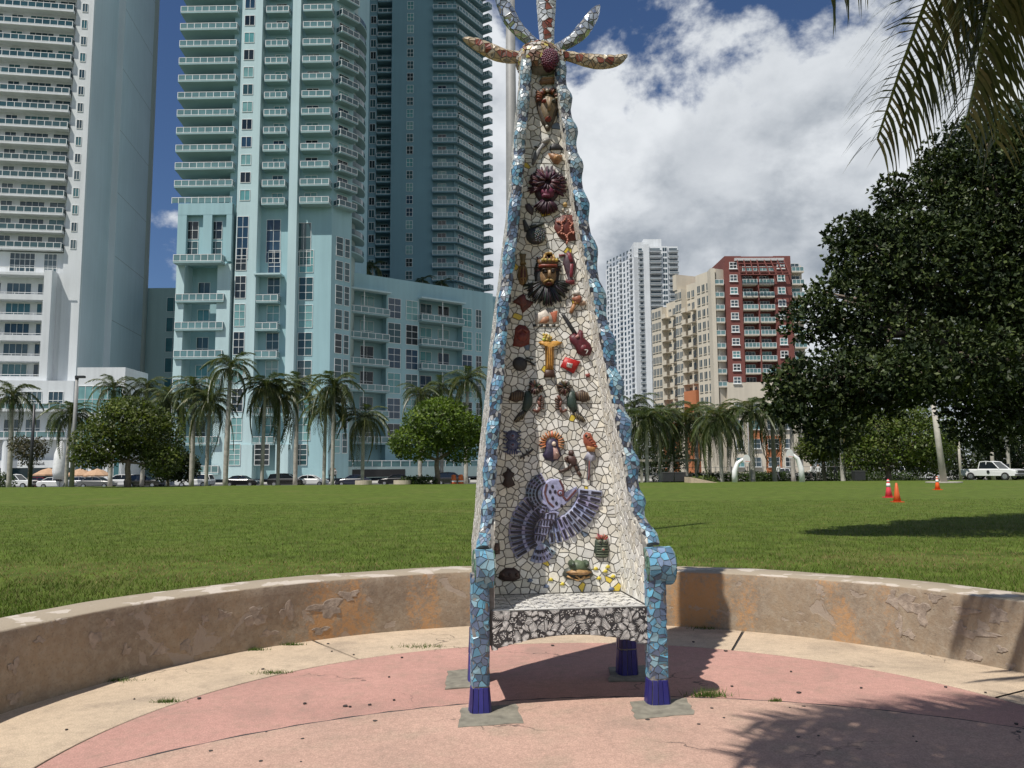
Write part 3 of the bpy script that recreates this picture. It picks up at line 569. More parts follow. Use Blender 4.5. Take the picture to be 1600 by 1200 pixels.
# ---------------------------------------------------------------- ceramic ornaments on the back, outlines in photo pixels carried to the tiled face
def uz(x, y):
    w = .7
    for _ in range(4): u, z = onW(x, y, w); w = wb(z)
    return u, z
def BP(x, y, h):
    u, z = uz(x, y); return LW(u, wb(z) - .006 - h * .72, z)
M = 1 / 200.0                                                  # metres per photo pixel on the back, about
class Orn(MB):
    def rel(s, pts, h, col, base=0.0, ins=.72, dome=1.15, smooth=1):
        pts = list(pts); n = len(pts); cx = sum(p[0] for p in pts) / n; cy = sum(p[1] for p in pts) / n
        mid = .5 * (1 + ins); r0 = [BP(x, y, base - .004 if base == 0 else base) for x, y in pts]
        r1 = [BP(cx + (x - cx) * .97, cy + (y - cy) * .97, base + h * .55) for x, y in pts]; r2 = [BP(cx + (x - cx) * ins, cy + (y - cy) * ins, base + h) for x, y in pts]
        s.add(r0 + r1 + r2 + [BP(cx, cy, base + h * dome)], [(k, (k + 1) % n, n + (k + 1) % n, n + k) for k in range(n)] + [(n + k, n + (k + 1) % n, 2 * n + (k + 1) % n, 2 * n + k) for k in range(n)] + [(2 * n + k, 2 * n + (k + 1) % n, 3 * n) for k in range(n)], 0, col); return s
    def oval(s, cx, cy, rx, ry, h, col, base=0.0, rot=0, n=14, ins=.6, dome=1.2):
        c, q = math.cos(rot), math.sin(rot); return s.rel([(cx + rx * math.cos(t) * c - ry * math.sin(t) * q, cy + rx * math.cos(t) * q + ry * math.sin(t) * c) for t in [k * 2 * math.pi / n for k in range(n)]], h, col, base, ins, dome)
    def bar(s, p0, p1, w0, w1, h, col, base=0.0):
        dx, dy = p1[0] - p0[0], p1[1] - p0[1]; l = math.hypot(dx, dy) + 1e-6; nx, ny = -dy / l / 2, dx / l / 2
        return s.rel([(p0[0] + nx * w0, p0[1] + ny * w0), (p1[0] + nx * w1, p1[1] + ny * w1), (p1[0] - nx * w1, p1[1] - ny * w1), (p0[0] - nx * w0, p0[1] - ny * w0)], h, col, base, .75, 1.02)
    def line(s, pts, w, h, col, base=0.0):
        for a, b in zip(pts, pts[1:]): s.bar(a, b, w, w, h, col, base)
        return s
    def ball(s, x, y, h, r, col): s.ell(BP(x, y, h), (r, r, r), 7, 5, 0, col); return s
    def done(s, name, label=None, parent=None, smooth=True):
        o = s.obj(name, PAINTED, THR if parent is None else parent, smooth)
        if label: o['label'] = label
        return o
J = lambda c, v=.15: tuple(max(0.0, x * (1 + random.gauss(0, v))) for x in c)
WINE, GOLD, BRN, BLK, LAV, GRN = (.07, .012, .02), (.34, .19, .05), (.09, .045, .025), (.018, .018, .02), (.28, .285, .43), (.03, .06, .035)
# berry cluster and lintel on the head
o = Orn(); o.oval(855, 103, 12, 14, .18, (.05, .01, .02), dome=1.02)
for k in range(80):
    a, r = k * 2.4, math.sqrt(k / 80); o.ball(855 + 13 * r * math.cos(a), 103 + 15 * r * math.sin(a), .145 + .06 * math.sqrt(max(0, 1 - r * r)), .013, J((.09, .012, .03)))
o.done('berry_cluster', 'dark red cluster of round berries')
o = Orn(); o.rel([(842, 128), (845, 124), (866, 123), (870, 127), (868, 132), (844, 133)], .05, (.2, .12, .07)); o.bar((844, 126), (867, 125), 3, 3, .065, (.30, .2, .12)); o.done('clay_lintel')
def hair(o, cx, cy, r0, r1, a0, a1, n, w, h, col, sag=0):
    for k in range(n):
        a = a0 + (a1 - a0) * (k + random.random()) / n; ra = r0 + (r1 - r0) * random.random(); ss = random.uniform(.75, 1.1)
        o.bar((cx + r0 * .7 * math.cos(a), cy + r0 * .7 * math.sin(a)), (cx + r1 * ss * math.cos(a), cy + r1 * ss * math.sin(a) + sag), w, w * .35, h * random.uniform(.7, 1.3), J(col, .3))
# long narrow mask with twisted locks
o = Orn(); o.rel([(838, 150), (846, 143), (864, 143), (872, 152), (873, 170), (866, 190), (858, 206), (853, 206), (845, 190), (838, 170)], .04, (.07, .055, .04)); o.rel([(844, 155), (855, 148), (866, 155), (867, 172), (861, 190), (855, 196), (849, 188), (843, 172)], .07, (.20, .15, .09), dome=1.05)
hair(o, 855, 158, 14, 21, -3.3, .2, 22, 4, .075, (.16, .06, .04)); o.oval(848.5, 163, 4, 3, .105, (.2, .04, .03)); o.oval(863, 163, 4, 3, .105, (.05, .06, .05)); o.bar((855.5, 158), (856, 178), 3, 6, .13, (.28, .2, .12)); o.oval(855, 190, 5, 3.5, .11, (.17, .03, .02)); o.oval(855, 190, 2.6, 1.6, .125, BLK); o.ball(853, 201, .05, .014, (.4, .38, .33)); o.ball(853, 147, .08, .014, (.4, .37, .3)); o.done('clay_mask', 'narrow pointed mask with dark twisted locks')
# bird, raised black patch for a hollow's shade, and shell
o = Orn(); o.rel([(830, 258), (834, 240), (842, 230), (848, 221), (855, 216), (860, 220), (854, 228), (846, 234), (841, 246), (833, 260)], .035, (.13, .13, .13)); o.oval(852, 222, 8, 5, .05, (.24, .23, .21), rot=-.5); o.bar((846, 232), (834, 230), 4, 1, .03, (.06, .06, .06)); o.done('clay_bird', 'small grey swooping bird')
o = Orn(); o.rel([(859, 230), (863, 225), (872, 225), (877, 230), (881, 235), (858, 235)], .022, BLK); o.done('niche_shade_patch')
o = Orn(); o.rel([(856, 241), (867, 242), (878, 244), (877, 252), (871, 258), (865, 256), (860, 249)], .05, (.26, .13, .06)); o.oval(869, 249, 6, 5, .075, (.36, .2, .09)); o.oval(869, 249, 2, 2, .082, (.1, .05, .03)); o.done('conch_shell', 'brown conch shell')
# burst mask
o = Orn(); o.oval(854, 297, 20, 22, .035, (.035, .015, .022)); hair(o, 854, 292, 15, 29, -3.6, .6, 75, 3.2, .06, (.055, .018, .03)); hair(o, 854, 288, 6, 20, 0, 6.28, 50, 3, .085, (.07, .025, .04)); hair(o, 853, 312, 7, 21, .4, 2.75, 40, 3, .06, (.04, .015, .025), 4)
o.rel([(842, 300), (847, 296), (861, 296), (866, 300), (864, 309), (855, 313), (845, 310)], .09, (.13, .02, .05)); o.oval(853, 300, 2.6, 2.4, .105, BLK); o.oval(863, 302, 3, 2, .1, (.09, .02, .04)); o.bar((845, 309), (858, 309), 4, 3, .1, (.18, .05, .09)); o.done('clay_mask', 'round dark purple mask with a burst of spiky locks')
o = Orn(); o.rel([(820, 320), (827, 318), (834, 328), (833, 337), (828, 335), (822, 329)], .02, (.05, .035, .04)); o.done('clay_leaf', 'dark leaf')
o = Orn(); o.oval(837, 369, 16, 14, .055, (.025, .028, .032)); o.bar((824, 362), (818, 344), 10, 4, .03, (.03, .035, .035))
for k in range(40):
    a, r = k * 2.4, math.sqrt(k / 40); o.ball(840 + 11 * r * math.cos(a), 371 + 10 * r * math.sin(a), .05 + .02 * (1 - r), .009, J((.07, .08, .085)))
o.bar((828, 356), (850, 350), 5, 3, .045, (.04, .05, .045)); o.done('clay_nest', 'blackish knobbly round lump')
# red plaque with coral swirls
o = Orn(); o.rel([(867, 341), (880, 336), (898, 336), (903, 358), (903, 376), (884, 378), (872, 370), (865, 357)], .022, (.1, .018, .012), dome=1.0, ins=.93)
for cx, cy, r, a0, a1 in ((874, 340, 9, 0, 2.2), (868, 356, 10, -1.2, 1.3), (896, 342, 9, .9, 3.0), (876, 376, 10, -1.7, .6), (899, 358, 9, 1.9, 4.0), (894, 374, 10, 3.2, 5.0)):
    o.line([(cx + r * math.cos(a0 + (a1 - a0) * k / 6), cy + r * math.sin(a0 + (a1 - a0) * k / 6)) for k in range(7)], 2.6, .035, (.42, .16, .11))
o.done('red_plaque', 'dark red plaque with coral swirls'); o = Orn(); o.ball(882, 321, .02, .02, (.4, .27, .1)); o.ball(879, 329, .015, .013, (.4, .36, .3)); o.ball(886, 331, .015, .013, (.42, .4, .36)); o.done('gold_beads')
# lute shaped fish
o = Orn(); o.oval(816.5, 430, 8, 17, .03, (.16, .10, .04)); o.oval(816.5, 430, 6, 14, .037, (.08, .02, .015)); o.line([(816.5, 415), (816.5, 446)], 1.8, .045, (.26, .16, .06)); o.bar((811, 436), (822, 436), 1.6, 1.6, .045, (.26, .16, .06)); o.rel([(811, 397), (822, 397), (820, 408), (822, 414), (812, 414), (813, 408)], .03, (.14, .10, .04)); o.done('clay_fish', 'amber lute shaped fish')
# crowned bearded mask
o = Orn(); o.oval(854, 428, 20, 30, .03, BLK); hair(o, 854, 440, 14, 35, .1, 3.05, 90, 3.2, .05, (.02, .02, .022), 2); hair(o, 854, 420, 14, 22, 2.8, 6.6, 40, 3, .04, (.035, .02, .016))
o.oval(855.5, 432, 13, 17, .072, (.23, .14, .07), dome=1.06); o.rel([(841, 418), (837, 408), (844, 410), (849, 398), (856, 408), (862, 397), (866, 410), (873, 408), (869, 419)], .085, (.10, .05, .02)); o.line([(846, 414), (850, 400), (855, 398), (861, 400), (866, 414)], 3.2, .1, (.36, .22, .06)); o.line([(840, 418), (870, 418)], 4, .1, (.22, .05, .03))
for x in (845, 850, 856, 862, 867): o.ball(x, 410, .1, .013, J((.4, .26, .08)))
o.oval(849.5, 428, 4, 2, .112, BLK); o.oval(861, 428, 4, 2, .112, BLK); o.line([(844.5, 424), (853, 425)], 2, .115, (.05, .03, .02)); o.line([(858, 425), (866, 424)], 2, .115, (.05, .03, .02)); o.bar((855.5, 425), (855.5, 437), 3, 7, .135, (.3, .19, .1)); o.line([(848, 443), (855, 440), (863, 443)], 2.6, .12, (.4, .27, .1)); o.oval(855.5, 446, 6, 2, .115, (.1, .03, .02)); o.done('clay_mask', 'bronze faced mask with gold crown and black beard')
# wine coloured fish
o = Orn(); o.rel([(887, 391), (894, 398), (899, 412), (898, 425), (893, 436), (896, 444), (884, 445), (887, 436), (882, 422), (879, 410), (883, 398)], .035, (.055, .03, .04)); o.line([(887, 396), (892, 412), (891, 436)], 6, .048, (.16, .018, .03)); o.bar((873, 400), (882, 399), 4, 2, .025, (.16, .02, .03)); o.rel([(884, 437), (897, 437), (898, 445), (883, 445)], .03, (.12, .015, .02)); o.done('clay_fish', 'wine red fish standing on its tail')
o = Orn(); o.rel([(800, 472), (812, 462), (818, 459), (822, 468), (834, 473), (828, 480), (816, 490), (812, 478)], .03, (.09, .025, .02)); o.rel([(810, 466), (820, 461), (823, 476), (815, 484)], .045, (.14, .04, .03)); o.done('clay_star_shell', 'dull red pointed shell')
o = Orn(); o.line([(891, 489), (897, 476), (903, 468)], 5, .04, (.34, .16, .07)); o.rel([(893, 466), (904, 461), (909, 466), (905, 474), (897, 473)], .05, (.27, .1, .06)); o.oval(900, 459, 6, 4.5, .05, (.45, .42, .38)); o.oval(909, 474, 6, 4, .03, (.3, .2, .14)); o.done('clay_pipe', 'orange pipe shaped figure')
# landscape plaque
o = Orn(); o.rel([(835, 492), (857, 481), (872, 484), (873, 506), (836, 508)], .014, (.48, .42, .36), dome=1, ins=.95); o.rel([(841, 505), (848, 496), (857, 494), (858, 502), (853, 506)], .026, (.33, .16, .09)); o.rel([(858, 488), (871, 485), (869, 504), (864, 506), (861, 494)], .022, (.42, .13, .07)); 
for k in range(8): o.bar((835 + k * 5, 507 + .1 * (k % 2)), (835 + k * 5, 511), 4.6, 4.6, .014, BLK if k % 2 == 0 else (.5, .48, .43))
o.done('picture_plaque', 'white plaque with orange landscape and checker strip')
o = Orn(); o.rel([(805, 512), (811, 507), (821, 509), (828, 518), (827, 538), (814, 543), (801, 541)], .03, (.14, .025, .018)); o.line([(808, 520), (815, 515), (824, 520)], 3, .045, (.22, .06, .045)); o.oval(815, 527, 9, 8, .05, (.18, .035, .025)); o.done('clay_face_plaque', 'brick red face plaque')
# guitar
o = Orn(); a = math.atan2(545 - 492, 914 - 879); o.bar((878, 490), (899, 523), 4.5, 6, .03, (.02, .02, .022)); o.rel([(889, 526), (896, 521), (900, 524), (905, 515), (910, 518), (910, 527), (921, 537), (925, 546), (922, 555), (912, 557), (902, 553), (897, 541), (890, 534)], .045, (.09, .01, .018), dome=1.05)
o.oval(911, 545, 8, 8, .05, (.12, .012, .02)); o.rel([(896, 527), (902, 523), (905, 527), (899, 531)], .055, (.42, .2, .18)); o.line([(911, 548), (917, 548), (914, 554)], 1.6, .06, (.5, .48, .46)); o.done('clay_guitar', 'dark red guitar with black neck')
# standing figure with spread arms
o = Orn(); o.rel([(841, 535), (846, 533), (870, 533), (879, 535), (874, 539), (865, 540), (864, 580), (852, 580), (851, 540), (845, 539)], .035, (.47, .24, .045), dome=1.0); [o.line([(x, 540), (x, 578)], .9, .043, (.3, .14, .03)) for x in (855, 858, 861)]; o.rel([(851, 578), (865, 578), (867, 590), (849, 590)], .04, (.06, .025, .015))
for k in range(16): o.ball(848 + 16 * random.random(), 522 + 10 * random.random(), .02, .012, J((.45, .36, .06)))
o.oval(856, 528, 3, 4, .045, (.4, .3, .12)); o.done('clay_figure', 'ochre figure with outstretched arms and gold halo')
o = Orn(); o.rel([(883, 558), (907, 565), (896, 584), (875, 573)], .025, (.40, .014, .012), dome=1.0, ins=.93); o.rel([(885, 567), (894, 569), (892, 576), (884, 574)], .033, (.55, .52, .48), dome=1, ins=.95); [o.bar((886 + 2.4 * k, 568 + .6 * k), (885.6 + 2.4 * k, 571.5 + .6 * k), 1, 1, .038, BLK) for k in range(3)]; o.done('red_plaque', 'bright red diamond plaque with small piano keys')
o = Orn(); o.oval(812, 569, 12, 11, .035, (.03, .028, .03), rot=.6); o.line([(818, 562), (828, 566), (836, 572)], 2.5, .03, (.03, .03, .03)); o.line([(822, 560), (833, 562)], 2, .03, (.04, .04, .04)); o.done('clay_gourd', 'black oval gourd with twigs'); o = Orn(); o.rel([(914, 585), (921, 583), (921, 590), (915, 589)], .02, (.2, .04, .03)); o.done('red_chip')
# hummingbirds at flowers
def humm(mir, name):
    X = (lambda x: x) if mir > 0 else (lambda x: 2 * 858.5 - x); o = Orn()
    o.rel([(X(820), 612), (X(827), 610), (X(832), 622), (X(831), 634), (X(823), 645), (X(815), 640), (X(818), 624)], .045, (.025, .045, .035)); o.rel([(X(818), 640), (X(823), 645), (X(816), 655), (X(806), 661), (X(802), 657), (X(809), 647)], .03, (.04, .035, .03))
    o.rel([(X(795), 625), (X(799), 614), (X(808), 609), (X(819), 613), (X(817), 625), (X(805), 629)], .04, (.05, .03, .02)); [o.bar((X(800 + 3.5 * k), 613 - .4 * k), (X(799 + 3.5 * k), 626), 1.1, 1.1, .047, (.16, .11, .06)) for k in range(5)]
    [o.bar((X(811 + k * 3), 650 - k * 2), (X(804 + k * 4), 659 - k), 1, 1.2, .038, (.2, .16, .09)) for k in range(4)]
    hair(o, X(836), 606, 3, 12, 0, 6.28, 26, 3, .05, (.07, .04, .03)); o.line([(X(832), 640), (X(840), 644), (X(843), 636), (X(841), 626), (X(846), 618)], 4, .035, (.13, .05, .035)); [o.line([(X(843), 630 + k * 3), (X(850), 626 + k * 4)], 1.8, .03, (.09, .045, .03)) for k in range(-1, 4)]; o.done('clay_hummingbird', name)
humm(1, 'dark hummingbird at left with spread wing'); humm(-1, 'dark hummingbird at right with striped tail')
# blue owl totem
o = Orn(); o.oval(800, 681, 10, 9, .03, (.07, .08, .15)); o.oval(800, 695, 10, 9, .035, (.07, .08, .15)); [o.oval(800, y, r, r, h, c) for y in (681, 695) for r, h, c in ((5, .05, (.16, .17, .26)), (3.2, .056, (.03, .03, .06)), (1.5, .062, (.25, .06, .05)))]
for k in range(5): o.bar((794 + 3 * k, 701), (793 + 3.6 * k, 710), 2, 2.4, .03, (.09, .1, .2))
for sx in (-1, 1): [o.bar((800 + sx * 8, 676 + 6 * k), (800 + sx * 14, 674 + 6.4 * k), 3, 1.5, .028, (.08, .09, .17)) for k in range(6)]
o.done('clay_owl', 'blue owl totem with round eyes')
# haloed robed figure
o = Orn()
for k in range(15):
    a = -math.pi * 1.12 + k * math.pi * 1.24 / 14; o.bar((862 + 10 * math.cos(a), 693 + 10 * math.sin(a)), (862 + 20 * math.cos(a), 693 + 20 * math.sin(a)), 3.6, .8, .03, J((.46, .17, .07), .1))
o.rel([(851, 705), (853, 690), (858, 685), (866, 685), (871, 691), (877, 712), (872, 719), (862, 721), (852, 719), (847, 711)], .045, (.03, .022, .055)); o.rel([(862, 698), (868, 697), (874, 712), (870, 718), (863, 718)], .066, (.36, .22, .19)); o.oval(864, 694, 3.6, 4.4, .075, (.55, .45, .36)); o.line([(866, 706), (870, 711)], 2, .085, (.5, .36, .3)); o.done('clay_figure', 'robed figure with an orange rayed halo')
# parrot
o = Orn(); o.rel([(911, 680), (916, 675), (922, 677), (926, 686), (931, 692), (930, 702), (924, 705), (915, 700), (911, 691)], .05, (.25, .06, .03)); o.rel([(914, 696), (930, 698), (928, 706), (918, 706)], .055, (.36, .17, .06)); [o.bar((914 + 3 * k, 684 + 3 * k), (920 + 3 * k, 682 + 4 * k), 2, 2, .062, J((.34, .1, .05))) for k in range(5)]; o.rel([(919, 704), (927, 704), (931, 718), (922, 716), (921, 750), (916, 750), (918, 716), (911, 718)], .035, (.27, .27, .33)); o.bar((919.5, 716), (918.5, 750), 2.2, 2.2, .042, (.17, .05, .04)); o.ball(914, 681, .05, .011, BLK); o.done('clay_parrot', 'red headed parrot with long grey tail')
# dancer
o = Orn(); o.oval(892, 708, 4.5, 5, .045, (.06, .03, .025)); o.rel([(886, 712), (896, 711), (901, 718), (900, 728), (892, 727), (885, 719)], .045, (.07, .035, .03)); o.line([(893, 724), (888, 732), (873, 737)], 5, .035, (.05, .028, .022)); o.line([(897, 725), (902, 736), (907, 744)], 5, .035, (.06, .03, .02)); o.line([(887, 714), (882, 716), (886, 722)], 3, .04, (.06, .03, .02)); o.done('clay_dancer', 'dark brown dancing figure')
o = Orn(); o.rel([(793, 729), (797, 735), (804, 740), (800, 747), (805, 758), (794, 763), (784, 757), (788, 748), (785, 740), (791, 736)], .035, (.03, .016, .014)); o.done('clay_figure', 'small dark figure in the shade'); o = Orn(); o.line([(812, 716), (818, 712), (826, 708), (832, 702)], 3.4, .025, (.05, .045, .045)); o.line([(822, 704), (826, 714)], 2.2, .025, (.05, .045, .045)); o.line([(816, 708), (819, 717)], 2.2, .025, (.05, .045, .045)); o.done('clay_lizard')
# big bird with banded feathers
o = Orn(); HB = .032
def feather(p0, p1, w0, w1): o.bar(p0, p1, w0, w1, HB * random.uniform(.85, 1.1), J(LAV, .06))
def ink(p0, p1, w, b=.036): o.bar(p0, p1, w, w * .75, .006, (.018, .014, .024), b)
for k in range(11):                                             # crest
    a = rad(250 - k * 13.5); e = (857 + 36 * math.cos(a) * 1.0, 772 - 34 * math.sin(a)); s0 = (857 + 12 * math.cos(a), 772 - 12 * math.sin(a)); feather(s0, e, 8, 7.5)
    for t in (.3, .52, .74, .93): q = (s0[0] + (e[0] - s0[0]) * t, s0[1] + (e[1] - s0[1]) * t); ink((q[0] - math.sin(a) * 2.2, q[1] - math.cos(a) * 2.2), (q[0] + math.sin(a) * 2.2, q[1] + math.cos(a) * 2.2), 3.4)
o.rel([(846, 756), (858, 748), (872, 748), (879, 758), (880, 772), (886, 778), (896, 762), (901, 760), (903, 768), (889, 783), (880, 790), (870, 797), (858, 800), (850, 790), (846, 774)], .04, LAV, dome=1.0, ins=.9)
o.line([(873, 750), (879, 762), (878, 775), (884, 782), (899, 765)], 3.4, .006, (.09, .03, .035), .042); o.line([(853, 756), (850, 770), (855, 784), (864, 792)], 3, .006, (.1, .04, .04), .042); o.oval(874, 770, 5, 5, .006, (.12, .03, .03), .043); o.oval(874, 770, 3, 3, .01, LAV, .043); o.oval(874, 770, 1.7, 1.7, .012, BLK, .043)
for p in ((862, 760), (866, 768), (862, 778), (868, 786), (876, 790), (858, 768)): o.oval(p[0], p[1], 2.2, 3, .005, (.018, .014, .024), .043)
o.rel([(866, 795), (874, 800), (864, 815), (858, 828), (848, 845), (838, 855), (831, 850), (833, 835), (842, 815), (852, 802)], .04, LAV, dome=1.05, ins=.9)
for (c, n) in (((858, 806), 4), ((854, 816), 5), ((848, 828), 5), ((842, 840), 5)):
    for k in range(n): x = c[0] - 9 + 18 * k / (n - 1); ink((x, c[1] - 4 + .3 * k), (x - 1.5, c[1] + 4 + .3 * k), 2.6, .043)
    o.line([(c[0] - 11, c[1] - 6), (c[0] + 10, c[1] - 4)], 1.6, .006, (.05, .035, .05), .043)
def wing(cx, cy, r0, r1, a0, a1, n):
    for k in range(n):
        a = rad(a0 + (a1 - a0) * k / (n - 1)); c, s = math.cos(a), -math.sin(a); e = (cx + r1 * c, cy + r1 * s); feather((cx + r0 * c, cy + r0 * s), e, 5.5 * r0 / 40 + 2, 8.2)
        for t0, t1 in ((.05, .4), (.52, .93)): ink((cx + (r0 + (r1 - r0) * t0) * c, cy + (r0 + (r1 - r0) * t0) * s), (cx + (r0 + (r1 - r0) * t1) * c, cy + (r0 + (r1 - r0) * t1) * s), 4.6)
wing(853, 762, 50, 88, -84, -6, 11)                              # right wing, an arc of feathers
wing(866, 832, 30, 72, 130, 212, 11)                             # left wing
for k in range(7): a = rad(248 + 13 * k); feather((842, 846), (842 + 30 * math.cos(a), 846 - 34 * math.sin(a)), 3, 6.5); [ink((842 + r * math.cos(a), 846 - r * 1.1 * math.sin(a)), (842 + (r + 5) * math.cos(a), 846 - (r + 5) * 1.1 * math.sin(a)), 3) for r in (12, 21)]
o.done('clay_bird', 'large lavender and black banded bird with spread wings', smooth=False)
o = Orn(); o.rel([(768, 849), (780, 848), (781, 865), (770, 867)], .03, (.07, .04, .03)); o.oval(775, 857, 3.5, 4, .04, (.14, .08, .06)); o.done('clay_stamp')
# green totem
o = Orn(); o.rel([(929, 845), (933, 839), (944, 839), (950, 846), (951, 868), (946, 872), (932, 871), (928, 862)], .03, (.03, .045, .03)); [o.oval(x, y, 4.2, 4.2, .045, (.12, .13, .09)) for x, y in ((936, 846), (944, 846), (941, 858))]; [o.oval(x, y, 2.4, 2.4, .05, c) for x, y, c in ((936, 846, BLK), (944, 846, BLK), (941, 858, (.3, .08, .06)))]; [o.line([(929.5, 852 + 4 * k), (950, 852 + 4 * k)], 1.3, .037, (.12, .14, .09)) for k in range(5)]; hair(o, 939, 846, 6, 13, -2.6, -.5, 14, 2, .03, (.25, .08, .05)); o.done('clay_totem', 'green totem head')
# frog
o = Orn(); o.rel([(878, 897), (882, 889), (892, 884), (912, 884), (922, 889), (927, 897), (921, 904), (903, 907), (885, 905)], .06, (.045, .05, .04)); o.rel([(888, 888), (891, 878), (901, 874), (912, 877), (917, 888), (912, 893), (893, 893)], .085, (.09, .12, .07)); o.oval(892, 880, 5, 6, .11, (.04, .06, .035)); o.oval(914, 880, 5, 6, .11, (.04, .06, .035)); o.oval(892, 880, 2.2, 3, .12, BLK); o.oval(914, 880, 2.2, 3, .12, BLK); o.rel([(882, 893), (890, 889), (902, 887), (916, 889), (924, 893), (916, 897), (902, 898), (889, 897)], .1, (.34, .2, .08)); o.line([(884, 893), (902, 894), (922, 893)], 1.6, .112, (.16, .08, .03)); [o.line(q, 3, .085, (.40, .24, .10)) for q in ([(884, 899), (894, 903), (903, 906)], [(920, 899), (910, 902), (900, 905)], [(896, 898), (904, 903)], [(912, 898), (905, 904)])]; o.done('clay_frog', 'green frog with wide orange mouth')
o = Orn(); o.rel([(778, 903), (781, 893), (790, 887), (804, 887), (812, 893), (813, 903), (803, 908), (787, 908)], .04, (.035, .018, .016)); [o.oval(x, 897, 4, 5, .05, (.05, .025, .02)) for x in (785, 796, 807)]; o.done('clay_crab', 'dark crab shape in the shade')
for x, y in ((860, 905), (878, 912), (930, 888), (945, 892), (957, 900), (935, 903), (949, 885)): o = Orn(); o.rel([(x - 4, y + 2), (x, y - 3), (x + 4, y - 1), (x + 3, y + 3)], .012, (.55, .45, .05), dome=1.0, ins=.9); o.done('yellow_chip')
for x, y in ((853, 915), (828, 906), (955, 919)): o = Orn(); o.rel([(x - 5, y + 3), (x - 1, y - 3), (x + 5, y), (x + 2, y + 4)], .012, (.13, .17, .26), dome=1.0, ins=.9); o.done('blue_chip')

# ---------------------------------------------------------------- write the tiles: the 300 that show largest singly, the rest joined
def projsize(v, nf):
    p = np.array(v[len(v) // 2:]); q = p - CAMP; z = q @ FW; xy = np.c_[q @ RT / z, q @ UP / z]; x, y = xy.T
    return 0.5 * (np.dot(x, np.roll(y, -1)) - np.dot(y, np.roll(x, -1)))
sizes = [abs(projsize(t[1], t[2])) for t in TILES]
def vis(t):                                                      # faces the camera
    p = np.array(t[1][len(t[1]) // 2:]); n = np.cross(p[1] - p[0], p[2] - p[0]); base = np.array(t[1][:len(t[1]) // 2]).mean(0); out_ = p.mean(0) - base
    return (CAMP - p.mean(0)) @ out_ > 0
order = [i for i in np.argsort(sizes)[::-1] if vis(TILES[i])]
single = set(order[:300]); rest = {}
for i, (par, v, f, c, m_) in enumerate(TILES):
    mat = MIRROR if m_ == 1 else CERAMIC
    if i in single:
        mb = MB(); mb.add(v, f, 0, c); o = link('tile', mb.mesh('tile', mat), par)
    else: rest.setdefault((par.name, m_), (par, mat, MB()))[2].add(v, f, 0, c)
for (nm, m_), (par, mat, mb) in rest.items(): tag(link('tiles', mb.mesh('tiles', mat), par), kind='stuff')

# ---------------------------------------------------------------- buildings
class Face:                                                    # a vertical facade plane through photo column px at depth D, turned by deg
    def __init__(s, px, D, deg):
        p = atD(px, HY - (px - 800) * ROLL, D); s.p = V3(p[0], p[1], 0); s.a = rad(deg); s.e = V3(math.cos(s.a), math.sin(s.a), 0); s.n = V3(math.sin(s.a), -math.cos(s.a), 0)
    def px(s, x, y, o=0.0):
        d = ray(x, y); t = ((s.p + s.n * o - CAMP) @ s.n) / (d @ s.n); q = CAMP + d * t - s.p; return float(q @ s.e), float(q[2])
    def P(s, u, z, o=0.0): return s.p + s.e * u + s.n * o + V3(0, 0, z)
    def sub(s, u, o=0.0, turn=0.0):                            # another face starting at (u,o), turned further
        f = Face.__new__(Face); f.p = s.p + s.e * u + s.n * o; f.a = s.a + rad(turn); f.e = V3(math.cos(f.a), math.sin(f.a), 0); f.n = V3(math.sin(f.a), -math.cos(f.a), 0); return f
    def slab(s, mb, u0, u1, o0, o1, z0, z1, mat=0):            # box in facade coordinates, o = out from the face
        return mb.prism([tuple((s.p + s.e * u + s.n * o)[:2]) for u, o in ((u0, o1), (u1, o1), (u1, o0), (u0, o0))], z0, z1, mat)
GL = {'teal': [glassmat('glass_teal', (.10, .27, .28)), glassmat('glass_deep', (.03, .075, .085)), glassmat('glass_dark', (.012, .02, .024)), glassmat('glass_blue', (.02, .05, .085)), glassmat('glass_pale', (.17, .33, .33))],
      'blue': [glassmat('glass_navy', (.02, .05, .07)), glassmat('glass_grey', (.06, .10, .12)), glassmat('glass_sea', (.05, .14, .16))],
      'red': [glassmat('glass_mint', (.12, .26, .27)), glassmat('glass_charcoal', (.02, .03, .035)), glassmat('glass_slate', (.06, .09, .11))]}  # pane tints: mint, near black, slate
RAILGL = glassmat('rail_glass', (.12, .22, .23), .1); RAILDK = glassmat('rail_glass_dark', (.035, .085, .1), .1)
MCACHE = {}
def window(B, F, u0, u1, z0, z1, o=0.0, nx=2, ny=1, glass='teal', fr=None, pick_=None, sill=False, t=.07):
    w, h = round(u1 - u0, 1), round(z1 - z0, 1); gm = random.choice(GL[glass]) if pick_ is None else GL[glass][pick_]; fm = fr or WHITEM
    k = ('w', w, h, nx, ny, gm.name, fm.name, sill)
    if k not in MCACHE:
        mb = MB(); mb.box(t, w - t, -.03, .05, t, h - t); a = mb.mesh('window', gm)
        mb = MB(); d0, d1 = -.09, .04
        mb.box(0, w, d0, d1, 0, t); mb.box(0, w, d0, d1, h - t, h); mb.box(0, t, d0, d1, t, h - t); mb.box(w - t, w, d0, d1, t, h - t)
        for i in range(1, nx): mb.box(w * i / nx - t * .4, w * i / nx + t * .4, d0 + .01, d1, t, h - t)
        for j in range(1, ny): mb.box(t, w - t, d0 + .015, d1, h * j / ny - t * .55, h * j / ny + t * .55)
        if sill: mb.box(-.12, w + .12, -.22, d1 - .005, -.16, -.005)
        MCACHE[k] = (a, mb.mesh('frame', fm))
    p = F.P(u0, z0, o) - WLOC[B.name]; a, b = MCACHE[k]; wo = link('window', a, B, p, F.a); link('frame', b, wo); return wo
